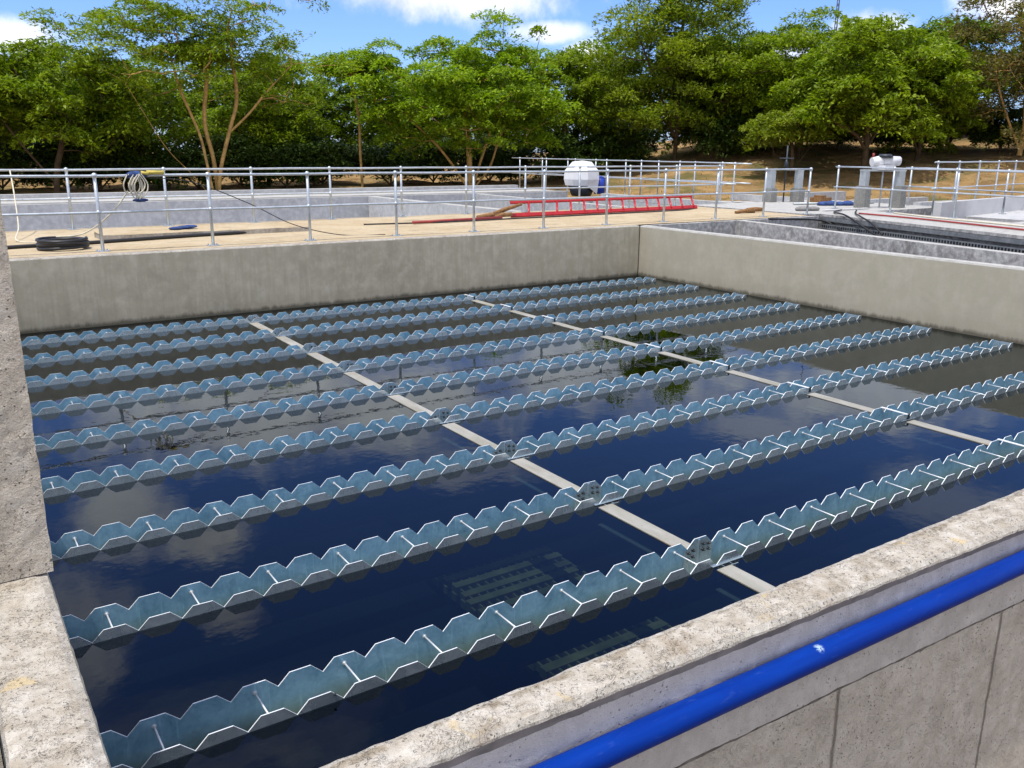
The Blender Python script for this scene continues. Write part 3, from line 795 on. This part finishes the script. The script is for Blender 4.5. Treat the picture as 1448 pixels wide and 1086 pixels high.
# timbers
def splinter(label, base, segs, name='broken_timber'):
    b = MB()
    for (p,q,r0,r1) in segs: b.tube([p, tuple((Vector(p)+Vector(q))/2+Vector((.01,.02,.015))), q], [r0,(r0+r1)*.55,r1], 6)
    tag(b.build(name, M['wood']), label, 'timber', 'broken timbers on the sand')
splinter('broken brown timber piled at the left end of the red ladder', 0, [((6.05,12.65,1.06),(6.75,12.72,1.10),.05,.06),((6.35,12.70,1.08),(7.25,12.75,1.30),.05,.035),((6.45,12.60,1.06),(6.9,12.62,1.10),.04,.05),((6.2,12.78,1.06),(6.62,12.80,1.07),.05,.04),((6.6,12.7,1.12),(7.15,12.85,1.24),.035,.03)])
splinter('short brown timber block lying by the corner post of the front railing', 0, [((12.55,11.35,1.04),(13.1,11.25,1.07),.035,.06),((12.9,11.3,1.08),(13.35,11.2,1.09),.06,.05)])
b = MB(); b.ball((14.9,11.2,1.06),.22,0,10,6,(1.3,.8,.35)); b.ball((15.15,11.1,1.06),.16,0,10,6,(1.2,.8,.4))
tag(b.build('grey_sack', M['sack']), 'slumped grey sack on the pale walkway past the corner post', 'sack')
b = MB(); b.box((15.2,10.75,1.022),(17.0,10.87,1.05)); tag(b.build('white_board', M['whitepaint']), 'white board lying flat on the pale walkway', 'board')
b = MB()
for i in range(4): b.ball((17.2+.22*i,12.35-.1*i,1.06),.2,0,10,6,(1.1,.8,.35+.1*(i%2)))
tag(b.build('blue_tarpaulin', M['bluecloth']), 'rumpled blue tarpaulin beside the actuator gate frame', 'tarpaulin')

tubes('scaffold_tube', M['steelgrey'], [([(16.6,12.9,1.05),(19.3,12.2,1.05)],.03)], 'steel tube lying across the pale walkway behind the blue tarpaulin', 'tube')
b = MB(); b.box((18.2,13.2,1.017),(18.7,13.6,1.16)); b.box((18.25,13.25,1.161),(18.5,13.5,1.22)); tag(b.build('cardboard_box', M['wood']), 'brown box on the pale walkway behind the gate frames', 'box')
tubes('white_hose', M['rope'], [(spline([(16.0,9.4,1.04),(15.4,8.0,1.04),(15.1,6.6,1.04),(14.6,5.0,1.04),(14.1,3.4,1.04)]),.018)], 'pale hose lying beside the red one on the right hand walkway', 'hose')
# cable trays along the channel wall
def tray(label, off, z, hgt, slots):
    p0 = Vector((14.31,10.20)); p1 = Vector((12.40,3.0)); d = (p1-p0).normalized(); nn = Vector((d.y,-d.x))
    b = MB(); L = (p1-p0).length
    def P(s,o,zz): q = p0+d*s+nn*o; return (q.x,q.y,zz)
    def bar(s0,s1,o0,o1,z0,z1,mi=0):
        vs=[P(s0,o0,z0),P(s1,o0,z0),P(s1,o1,z0),P(s0,o1,z0),P(s0,o0,z1),P(s1,o0,z1),P(s1,o1,z1),P(s0,o1,z1)]
        b.add(vs,[(0,3,2,1),(0,1,5,4),(1,2,6,5),(2,3,7,6),(3,0,4,7),(4,5,6,7)],mi)
    if nn.x > 0: off = -off; w_ = -.16
    else: w_ = .16
    bar(.05,L,off,off+w_,z,z+.006)
    if slots:
        s = .05
        bar(.05,L,off+w_,off+w_+.004*(1 if w_>0 else -1),z,z+hgt*.28); bar(.05,L,off+w_,off+w_+.004*(1 if w_>0 else -1),z+hgt*.75,z+hgt)
        while s < L-.1:
            bar(s,s+.03,off+w_,off+w_+.004*(1 if w_>0 else -1),z+hgt*.28,z+hgt*.75); s += .075
    else: bar(.05,L,off+w_,off+w_+.004*(1 if w_>0 else -1),z,z+hgt)
    bar(.05,L,off,off+.004*(1 if w_>0 else -1),z,z+hgt*.9,1)
    tag(b.build('cable_tray', [M['tray'],M['black']]), label, 'cable tray', 'zinc cable trays along the channel')
tray('plain zinc cable tray, uppermost along the channel wall on the right', .02, .88, .09, False)
tray('perforated zinc cable tray under the plain one along the right channel', .05, .70, .12, True)
tubes('black_cable', M['black'], [(spline([(15.6,10.6,1.05),(14.7,10.15,1.05),(14.05,9.4,1.06),(13.75,8.9,.97),(13.45,8.3,.80),(13.2,7.7,.64)]),.021),(spline([(15.8,10.3,1.05),(14.9,9.7,1.05),(13.95,8.9,1.06),(13.6,8.35,.95),(13.35,7.9,.75)]),.018)], 'pair of black cables drooping over the cable trays', 'cable')
tubes('red_hose', M['redpipe'], [(spline([(14.9,9.6,1.05),(14.7,8.2,1.05),(14.35,6.9,1.05),(13.9,5.4,1.05),(13.5,3.6,1.05)]),.02)], 'red hose lying along the pale walkway edge at the right', 'hose')
tubes('black_cable', M['black'], [(spline([(12.15,10.0,.99),(13.2,9.98,.95),(13.85,9.85,.90),(14.0,9.6,.80),(13.7,9.2,.74),(13.3,8.8,.72)]),.02)], 'black cable looped at the far end of the cable trays', 'cable')

# mast far behind
b = MB()
for k in range(3):
    a = k*2.094; b.tube([(.22*math.cos(a),.22*math.sin(a),0),(.10*math.cos(a),.10*math.sin(a),17.5)],.045,6)
for i in range(34):
    z = i*.5; r1 = .22-.12*z/17.5; r2 = .22-.12*(z+.5)/17.5
    for k in range(3):
        a = k*2.094; a2 = a+2.094
        b.tube([(r1*math.cos(a),r1*math.sin(a),z),(r2*math.cos(a2),r2*math.sin(a2),z+.5)],.018,4)
b.tube([(0,0,17),(0,0,20.5)],.03,6)
tag(b.build('radio_mast', M['darkmetal'], loc=(68,50.9,0)), 'thin radio mast rising above the trees against the sky', 'mast')

# ------------------------------------------------------------------ trees
def leaves_mesh(name, P, D, Nn, L, W, mat, parent):
    n = len(P)
    Sd = np.cross(D, Nn); Sd /= np.linalg.norm(Sd,axis=1)[:,None]+1e-9
    V = np.empty((n,4,3)); 
    V[:,0] = P - D*L[:,None]*.5
    V[:,1] = P + Sd*W[:,None]*.5 + D*L[:,None]*.05
    V[:,2] = P + D*L[:,None]*.5 - Nn*L[:,None]*.08
    V[:,3] = P - Sd*W[:,None]*.5 + D*L[:,None]*.05
    me = bpy.data.meshes.new(name)
    me.vertices.add(4*n); me.vertices.foreach_set('co', V.astype(np.float32).ravel())
    me.loops.add(4*n); me.loops.foreach_set('vertex_index', np.arange(4*n,dtype=np.int32))
    me.polygons.add(n); me.polygons.foreach_set('loop_start', np.arange(0,4*n,4,dtype=np.int32))
    me.polygons.foreach_set('loop_total', np.full(n,4,dtype=np.int32))
    me.materials.append(mat); me.update(calc_edges=True)
    o = bpy.data.objects.new(name, me); col.objects.link(o)
    if parent is not None: o.parent = parent
    return o

def tree(label, base, stems, cen, rad, npad, nleaf, pad=(.75,.20), leaf=(.26,.075), mat='leaf', bark='bark', seed=1, up=.35, shell=.42, tipz=None, name='tree', group='trees behind the plant', cat='tree', flat=.55, low=-1., maxr=.12):
    rs = np.random.RandomState(seed); rn = random.Random(seed)
    t = empty(name, base); B = Vector(base)
    stems = [[tuple(c_*K for c_ in q) for q in st] for st in stems]; cen = [c_*K for c_ in cen]; rad = [c_*K for c_ in rad]
    npad = int(npad*.62); pad = (pad[0]*K*1.15, pad[1]*K*.8); nleaf = int(nleaf*2.4); leaf = (leaf[0]*1.1, leaf[1]*1.15); maxr *= K
    # pads in an ellipsoid, denser near its shell
    pads = []
    while len(pads) < npad:
        d = rs.normal(size=3); d /= np.linalg.norm(d)
        if d[2] < low: continue
        r = rs.rand()**shell
        p = d*r*np.array(rad)
        lump = 1+.30*mn.noise(Vector((d[0]*2.0+seed,d[1]*2.0,d[2]*2.0)))+.16*mn.noise(Vector((d[0]*4.5+seed,d[1]*4.5,d[2]*4.5)))
        p = p*lump + np.array(cen)
        pads.append(p)
    pads = np.array(pads)
    # skeleton
    nodes = []; par = []; tips = []
    for st in stems:
        prev = -1
        pp = spline(st, 5)
        for q in pp:
            nodes.append(Vector(q)); par.append(prev); prev = len(nodes)-1
    nstem = len(nodes)
    c0 = Vector(stems[0][-1])
    order = sorted(range(npad), key=lambda i: (Vector(pads[i])-c0).length)
    for i in order:
        p = Vector(pads[i]) - Vector((0,0,pad[1]*.5)); best = None
        for k, q in enumerate(nodes):
            if q.z < .28*cen[2] and k < nstem and len(nodes) > 12: continue
            d = (p-q).length
            c_ = d + max(0, q.z-p.z)*1.3 + (0 if k >= nstem else .15)
            if best is None or c_ < best[0]: best = (c_, k)
        k = best[1]; q = nodes[k]; L = (p-q).length
        last = k
        m_ = max(2, int(L/.55))
        for s in range(1, m_+1):
            f_ = s/m_
            w_ = q.lerp(p, f_) + Vector((rn.uniform(-1,1),rn.uniform(-1,1),rn.uniform(-.6,1)))*.14*L*math.sin(f_*math.pi*.9)
            nodes.append(w_); par.append(last); last = len(nodes)-1
    cnt = [0.]*len(nodes)
    child = [0]*len(nodes)
    for i in range(len(nodes)-1,-1,-1):
        cnt[i] += 1 if child[i] == 0 else 0
        if par[i] >= 0: cnt[par[i]] += cnt[i]; child[par[i]] += 1
    rmin = .016
    rad_ = [min(maxr, max(rmin, .0175*c**.58)) for c in cnt]
    b = MB()
    # chains
    kids = {}
    for i,p_ in enumerate(par): kids.setdefault(p_,[]).append(i)
    def chain(i0, i):
        pts = []; rr_ = []
        if i0 >= 0: pts.append(nodes[i0]); rr_.append(min(rad_[i0], rad_[i]*1.25))
        while True:
            pts.append(nodes[i]); rr_.append(rad_[i])
            ks = kids.get(i, [])
            if not ks: break
            ks = sorted(ks, key=lambda k: -cnt[k])
            for k in ks[1:]: stack.append((i,k))
            i = ks[0]
        if len(pts) > 1: b.tube(pts, rr_, 6 if rr_[0] > .03 else 4, cap=False)
    stack = [(-1,i) for i in kids.get(-1,[])]
    while stack:
        i0,i = stack.pop(); chain(i0,i)
    b.build('trunk', M[bark], t)
    # leaves
    Ps=[];Ds=[];Ns=[];Ls=[];Ws=[]
    for p in pads:
        n = int(nleaf*rs.uniform(.6,1.35)); R_ = pad[0]*rs.uniform(.6,1.25)
        a = rs.rand(n)*2*math.pi; rho = np.sqrt(rs.rand(n))
        # sprays: bundle leaves on a few radial twigs
        a = np.round(a*rs.choice([7,9,11])/(2*math.pi))*(2*math.pi)/9 + rs.normal(size=n)*.16
        x = np.cos(a)*rho*R_; y = np.sin(a)*rho*R_
        z = pad[1]*(1-rho**2)*1.2 + rs.normal(size=n)*pad[1]*flat*.8 - .14*R_*rho**2
        tilt = rs.normal(size=2)*.18
        z = z + tilt[0]*x + tilt[1]*y
        P = np.stack([x,y,z],1)+p
        D = np.stack([np.cos(a),np.sin(a),rs.normal(size=n)*.3+up*.3],1)+rs.normal(size=(n,3))*.45
        D /= np.linalg.norm(D,axis=1)[:,None]
        Nn = np.stack([rs.normal(size=n)*.5,rs.normal(size=n)*.5,np.ones(n)],1)
        Nn -= D*np.sum(Nn*D,1)[:,None]; Nn /= np.linalg.norm(Nn,axis=1)[:,None]
        Ps.append(P);Ds.append(D);Ns.append(Nn)
        Ls.append(leaf[0]*rs.uniform(.6,1.3,n)); Ws.append(leaf[1]*rs.uniform(.7,1.4,n))
    leaves_mesh('crown', np.concatenate(Ps),np.concatenate(Ds),np.concatenate(Ns),np.concatenate(Ls),np.concatenate(Ws),M[mat],t)
    tag(t, label, cat, group)
    return t

def gz(x,y): return terrain_z(x,y)-.05
def at(x,y):
    x, y = -3.8+(x+3.8)*K, -3.37+(y+3.37)*K
    return (x,y,gz(x,y))
# tall feathery tree with several tan stems
tree('tall airy tree with several tan stems and a wide feathery crown on the left', at(5.1,28.6),
     [[(0,0,0),(.15,0,1.0),(.55,.1,2.2),(.95,.2,3.4),(.9,.3,4.8),(1.0,.3,5.6)],[(-.15,.05,0),(-.3,.1,1.2),(-.45,.2,2.2),(-.9,.4,3.6),(-1.2,.4,5.0)],
      [(-.25,0,0),(-.8,.2,.8),(-1.5,.3,1.6),(-2.1,.4,2.7),(-2.7,.3,3.8)],[(.05,.2,0),(.0,.3,1.3),(-.15,.5,2.6),(.1,.6,4.2),(.3,.6,5.6)],[(.55,.1,2.2),(1.3,.0,2.9),(2.0,-.1,3.7),(2.9,-.2,4.6)]],
     (-.15,.3,4.9),(4.6,2.7,2.5),200,105,(.85,.13),(.24,.06),'leaf','bark',21,up=.5,shell=.6,low=-.75,maxr=.13)
tree('dense dark green tree at the far left edge', at(.2,30.6), [[(0,0,0),(.1,0,.9),(.4,.1,1.9),(.5,.1,3.0)],[(.1,0,.3),(-.6,.1,1.3),(-1.3,.1,2.4)]],
     (.0,.2,2.9),(3.1,2.2,2.3),160,130,(.7,.24),(.26,.09),'leaf','bark_dark',22,low=-.8,maxr=.1)
tree('bushy tree filling the gap behind the tall airy tree', at(8.4,33.0), [[(0,0,0),(.1,0,1.2),(.3,.1,2.6)],[(0,0,.4),(-.8,0,1.6),(-1.3,.1,2.6)]],
     (.1,0,3.0),(3.0,2.0,2.2),125,120,(.7,.24),(.27,.09),'leaf','bark_dark',23,low=-.9)
tree('low bushy tree between the left edge tree and the tall airy one', at(2.9,33.4), [[(0,0,0),(.1,0,1.2),(.2,.1,2.6)],[(0,0,.3),(.8,0,1.4),(1.3,0,2.4)]],
     (0,0,2.7),(2.6,2.0,2.1),110,120,(.7,.24),(.27,.09),'leaf','bark_dark',24,low=-.9)
tree('slim pale stemmed tree with a small flat crown left of the centre tree', at(11.4,30.3), [[(0,0,0),(-.05,0,1.4),(-.05,0,2.6),(-.15,.1,3.6),(-.3,.1,4.5)],[(-.05,0,2.6),(.1,0,3.4),(.1,0,4.3)]],
     (-.1,.1,4.55),(1.6,1.4,.55),48,110,(.65,.2),(.24,.08),'leaf_bright','bark',25,low=-.5,maxr=.06)
tree('broad bright green tree with tan forked stems at the centre', at(15.1,27.9),
     [[(0,0,0),(-.05,0,1.2),(-.1,.1,2.4),(-.3,.2,3.8),(-.2,.2,5.0)],[(-.1,0,0),(-.8,.1,1.0),(-1.6,.2,1.9),(-2.7,.3,2.8)],[(.1,0,0),(.5,.1,1.0),(1.0,.2,2.1),(1.3,.2,3.4),(1.9,.3,4.4)],[(.15,.1,0),(1.0,.1,.9),(1.5,.1,2.1),(2.4,.2,3.3)]],
     (.25,.2,3.45),(4.5,2.8,3.0),280,130,(.75,.19),(.25,.08),'leaf_bright','bark',26,up=.4,shell=.45,low=-.72,maxr=.12)
tree('dark dense tree just right of the centre tree', at(20.9,29.4), [[(0,0,0),(.1,0,1.5),(.2,.1,3.2)],[(0,0,.3),(-.7,0,1.8),(-1.1,.1,3.2)]],
     (0,.1,3.4),(2.7,2.0,2.6),140,120,(.7,.24),(.27,.09),'leaf','bark_dark',27,low=-.9)
tree('tallest upright tree with an open olive top right of centre', at(25.2,26.6),
     [[(0,0,0),(.05,0,2.0),(.0,.1,4.0),(.2,.1,6.2),(.1,.1,8.0)],[(0,.1,1.0),(-1.0,.2,3.0),(-2.2,.2,5.0),(-3.0,.2,6.4)],[(.1,0,1.2),(1.0,.1,3.2),(1.9,.1,5.0),(2.6,.1,6.6)]],
     (-.1,.1,4.35),(4.0,2.8,4.35),330,120,(.7,.24),(.26,.085),'leaf_olive','bark_dark',28,up=1.1,shell=.42,low=-.85,flat=.8)
tree('leafy green tree below the radio mast', at(28.6,22.4), [[(0,0,0),(.1,0,1.0),(.2,.1,2.6),(.2,.1,3.8)],[(0,0,.6),(-1.0,0,1.5),(-2.0,0,2.4)],[(0,0,.6),(.9,0,1.8),(1.7,0,3.0)]],
     (.1,.1,2.95),(3.9,2.4,2.7),250,125,(.72,.22),(.26,.085),'leaf','bark_dark',29,low=-.75)
tree('broad green tree with a dark bare trunk in front of the earth bank', at(27.0,18.0), [[(0,0,0),(.0,0,.9),(.1,.1,2.0),(.2,.1,3.4)],[(0,0,.9),(-.7,0,1.5),(-1.8,.1,1.9),(-2.4,.1,2.3)],[(0,0,1.0),(.9,0,2.0),(1.7,0,2.8)]],
     (.45,-.2,3.15),(4.1,2.5,2.35),290,125,(.72,.2),(.26,.09),'leaf','bark_dark',30,low=-.72,maxr=.16)
tree('mid green tree filling the belt between the bare trunked tree and the brownish tree', at(30.8,18.2), [[(0,0,0),(.1,0,1.0),(.2,.1,2.4)],[(0,0,.4),(-.8,0,1.4),(-1.5,0,2.2)]], (0,0,2.5),(3.4,2.2,2.5),200,115,(.72,.22),(.26,.085),'leaf','bark_dark',41,low=-.8)
tree('leafy green tree between the tallest tree and the radio mast tree', at(27.6,25.6), [[(0,0,0),(.1,0,1.0),(.2,.1,2.6)],[(0,0,.4),(-.8,0,1.6),(-1.4,0,2.6)]], (0,0,2.6),(3.2,2.2,2.6),200,115,(.72,.22),(.26,.085),'leaf','bark_dark',42,low=-.85)
tree('small scrubby tree with bare twisted branches by the railing gap', at(24.9,19.8), [[(0,0,0),(.05,0,.6),(.1,.1,1.2)],[(0,0,.2),(-.6,0,.7),(-1.1,0,.9)],[(0,0,.3),(.7,0,.8),(1.3,.1,1.3)]],
     (0,0,1.85),(1.9,1.4,.85),80,100,(.55,.16),(.22,.07),'leaf_olive','bark_dark',31,low=-.7,maxr=.09)
tree('brownish sparse tree with dry foliage at the right edge', at(32.6,15.0), [[(0,0,0),(.1,0,1.2),(.0,.1,2.8),(.3,.1,4.4)],[(0,0,.2),(-.7,.3,1.4),(-1.3,.6,2.8),(-1.6,.7,4.0)],[(.1,0,.2),(.8,-.3,1.4),(1.6,-.5,2.8),(2.0,-.6,4.2)]],
     (.2,0,3.5),(3.3,3.0,2.9),210,80,(.62,.22),(.24,.07),'leaf_brown','bark',32,up=1.0,low=-.85,flat=.8)
# woodland behind
bgs = [(-6.5,42,5.2,0),(-1.5,43.5,5.4,0),(3.5,45,5.7,0),(8.5,43,5.6,0),(13.5,42.5,5.6,0),(18.5,40.5,5.6,0),(23.5,38.5,5.5,0),(29,35,5.9,0),(33.5,31.5,5.3,0),(36.5,27.5,5.0,0),(39,22.5,5.9,0),(40.5,17.5,5.6,0),(41.5,12,5.2,0)]
bl = ['farthest left tree of the dark wood behind','dark wood tree behind the left edge tree','dark wood tree behind the tall airy tree','dark wood tree right of the tall airy tree','dark wood tree behind the slim pale stemmed tree','dark wood tree behind the centre tree','dark wood tree behind the tallest tree, on its left','dark wood tree behind the tallest tree, on its right','dark wood tree behind the radio mast tree','dark wood tree between the radio mast tree and the bare trunked tree','dark wood tree behind the bare trunked tree','dark wood tree behind the brownish tree','farthest right tree of the dark wood behind']
for i,(x,y,h_,_) in enumerate(bgs):
    tree(bl[i], at(x,y), [[(0,0,0),(.1,0,1.5),(.2,.1,h_*.6)],[(0,0,.4),(-1,0,1.8),(-1.4,0,h_*.5)]], (0,0,h_*.50),(3.7,2.0,h_*.56),150,110,(.95,.34),(.36,.13),'leaf_dark','bark_dark',60+i,low=-1.0,shell=.5,group='dark wood behind the plant')
# undergrowth
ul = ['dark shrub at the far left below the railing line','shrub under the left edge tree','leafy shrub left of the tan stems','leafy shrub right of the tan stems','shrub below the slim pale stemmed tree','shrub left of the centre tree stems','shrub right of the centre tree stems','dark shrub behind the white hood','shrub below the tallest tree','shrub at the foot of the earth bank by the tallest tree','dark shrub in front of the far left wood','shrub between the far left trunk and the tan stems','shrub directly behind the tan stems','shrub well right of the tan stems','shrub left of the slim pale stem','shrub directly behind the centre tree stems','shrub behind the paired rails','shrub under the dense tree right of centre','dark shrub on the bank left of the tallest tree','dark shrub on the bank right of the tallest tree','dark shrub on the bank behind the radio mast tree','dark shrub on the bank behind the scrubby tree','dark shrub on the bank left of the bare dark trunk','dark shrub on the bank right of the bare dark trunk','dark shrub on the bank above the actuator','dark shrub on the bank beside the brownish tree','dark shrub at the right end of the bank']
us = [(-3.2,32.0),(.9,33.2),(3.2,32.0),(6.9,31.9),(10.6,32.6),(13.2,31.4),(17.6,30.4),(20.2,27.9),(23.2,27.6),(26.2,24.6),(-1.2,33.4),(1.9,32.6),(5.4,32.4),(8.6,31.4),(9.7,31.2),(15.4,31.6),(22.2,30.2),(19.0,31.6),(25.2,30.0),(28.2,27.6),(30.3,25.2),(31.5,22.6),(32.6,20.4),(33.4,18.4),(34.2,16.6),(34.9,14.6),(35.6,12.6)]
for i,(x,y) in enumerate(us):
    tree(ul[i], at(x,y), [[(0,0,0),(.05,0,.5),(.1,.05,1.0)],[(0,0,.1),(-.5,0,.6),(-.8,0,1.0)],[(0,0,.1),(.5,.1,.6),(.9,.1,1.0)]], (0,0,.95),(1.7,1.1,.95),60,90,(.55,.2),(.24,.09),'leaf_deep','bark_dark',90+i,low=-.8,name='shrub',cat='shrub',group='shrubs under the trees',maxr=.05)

# ------------------------------------------------------------------ sky, sun, camera
SUN = Vector((-.96,-.28,0)).normalized(); EL = R(74)
sd = Vector((SUN.x*math.cos(EL), SUN.y*math.cos(EL), math.sin(EL)))
li = bpy.data.lights.new('sun','SUN'); li.energy = 3.0; li.angle = R(.5); li.color = (1,.955,.88)
so = bpy.data.objects.new('sun', li); col.objects.link(so); so.rotation_euler = sd.to_track_quat('Z','Y').to_euler()
W = bpy.data.worlds.new('World'); sc.world = W; W.use_nodes = True
nt = W.node_tree; nt.nodes.clear()
class WT(NT):
    def __init__(s, t): s.t = t
w = WT(nt)
out = w.n('OutputWorld'); bg = w.n('Background'); nt.links.new(bg.outputs[0], out.inputs[0])
sky = w.n('TexSky', sky_type='NISHITA'); sky.sun_disc = False; sky.sun_elevation = EL; sky.sun_rotation = math.atan2(sd.x, sd.y)
sky.air_density = 1.0; sky.dust_density = .4; sky.ozone_density = 2.0
SKYS = .15
gen = w.coord('Generated'); sp = w.n('SeparateXYZ', {0: gen})
az = w.math('MULTIPLY', w.math('ARCTAN2', sp.outputs[0], sp.outputs[1]), 57.2958)
el = w.math('MULTIPLY', w.math('ARCSINE', sp.outputs[2]), 57.2958)
nz = w.noise(gen, 13, 7, .6, .3); nz2 = w.noise(gen, 34, 5, .6)
nzz = w.math('ADD', w.math('MULTIPLY', w.math('SUBTRACT', nz, .5), 2.3), w.math('MULTIPLY', w.math('SUBTRACT', nz2, .5), .9))
CL = [ # azimuth, elevation, half widths, opacity
 (30,9.2,9,2.3,.95),(54.6,6.4,2.6,1.7,1.),(61.5,8.0,2.6,1.7,.95),(5.0,5.6,3.6,1.3,.8),(38.2,5.4,1.6,1.2,.9),(51,5.6,6,.9,.6),(36,6.9,3,.8,.7),
 (13.2,23.8,3.6,2.0,.95),(8.3,22.0,4.2,3.6,.8),(14.3,28.6,2.8,1.9,.7),(4.5,28,5,4.8,.65),(31,20.5,6,1.6,.45),(25,18.5,7,2.0,.5),(19,16.3,19,4.6,.9),(40,14.2,13,3.8,.85),(57,14.6,9,2.7,.8),(50,17.3,4.5,1.2,.5),(62,20,6,2.2,.3)]
mask = None
for (a0,e0,wa,we,op) in CL:
    da = w.math('DIVIDE', w.math('SUBTRACT', az, a0), wa); de = w.math('DIVIDE', w.math('SUBTRACT', el, e0), we)
    d = w.math('SQRT', w.math('ADD', w.math('MULTIPLY',da,da), w.math('MULTIPLY',de,de)))
    v = w.math('ADD', w.math('SUBTRACT', 1.05, d), w.math('MULTIPLY', nzz, .62))
    s_ = w.n('MapRange', {0:v,1:0.,2:.75,3:0.,4:op}, interpolation_type='SMOOTHSTEP').outputs[0]
    mask = s_ if mask is None else w.math('MAXIMUM', mask, s_)
# dense unseen clouds outside the view, added as neutral fill light
rest = w.n('MapRange', {0: w.noise(w.n('VectorMath', {0:gen,1:(1,1,2.2)}, operation='MULTIPLY').outputs[0], 2.4, 7, .6, .2),1:.36,2:.56,3:0.,4:.92}, interpolation_type='SMOOTHSTEP').outputs[0]
hi = w.n('MapRange', {0: el,1:32.,2:42.,3:0.,4:1.}).outputs[0]
back = w.n('MapRange', {0: w.math('ABSOLUTE', w.math('SUBTRACT', az, 34)),1:45.,2:60.,3:0.,4:1.}).outputs[0]
mask = w.math('MAXIMUM', mask, w.math('MULTIPLY', rest, w.math('MAXIMUM', hi, back)))
cl_col = w.mix(w.ramp(nz,(.35,0),(.62,1)), (5.2,5.15,5.6), (7.0,6.95,6.9))
blue = w.mix(1., sky.outputs[0], (.48,.625,1.02), 'MULTIPLY')
tot = w.mix(mask, blue, cl_col)
nt.links.new(tot, bg.inputs[0]); bg.inputs[1].default_value = SKYS

cam = bpy.data.cameras.new('camera'); co_ = bpy.data.objects.new('camera', cam); col.objects.link(co_)
cam.sensor_width = 36; cam.lens = 30.571; cam.clip_end = 2000; cam.clip_start = .05
r2 = Vector((.8308,-.5564,.0079)); u2 = Vector((.1391,.2216,.9652)); fw = r2.cross(u2) * -1
mt = Matrix((r2.normalized(), u2.normalized(), -fw.normalized())).transposed()
co_.matrix_world = Matrix.Translation((-3.808,-3.370,2.487)) @ mt.to_4x4()
sc.camera = co_
vs = sc.view_settings; sc.display_settings.display_device = 'sRGB'
vs.view_transform = 'Standard'; vs.look = 'None'; vs.exposure = .45; vs.gamma = 1; vs.use_curve_mapping = False
sc.render.engine = 'CYCLES'
sc.cycles.max_bounces = 8; sc.cycles.diffuse_bounces = 3; sc.cycles.glossy_bounces = 4; sc.cycles.transparent_max_bounces = 8; sc.cycles.transmission_bounces = 3
sc.cycles.use_denoising = True; sc.cycles.caustics_reflective = False; sc.cycles.caustics_refractive = False
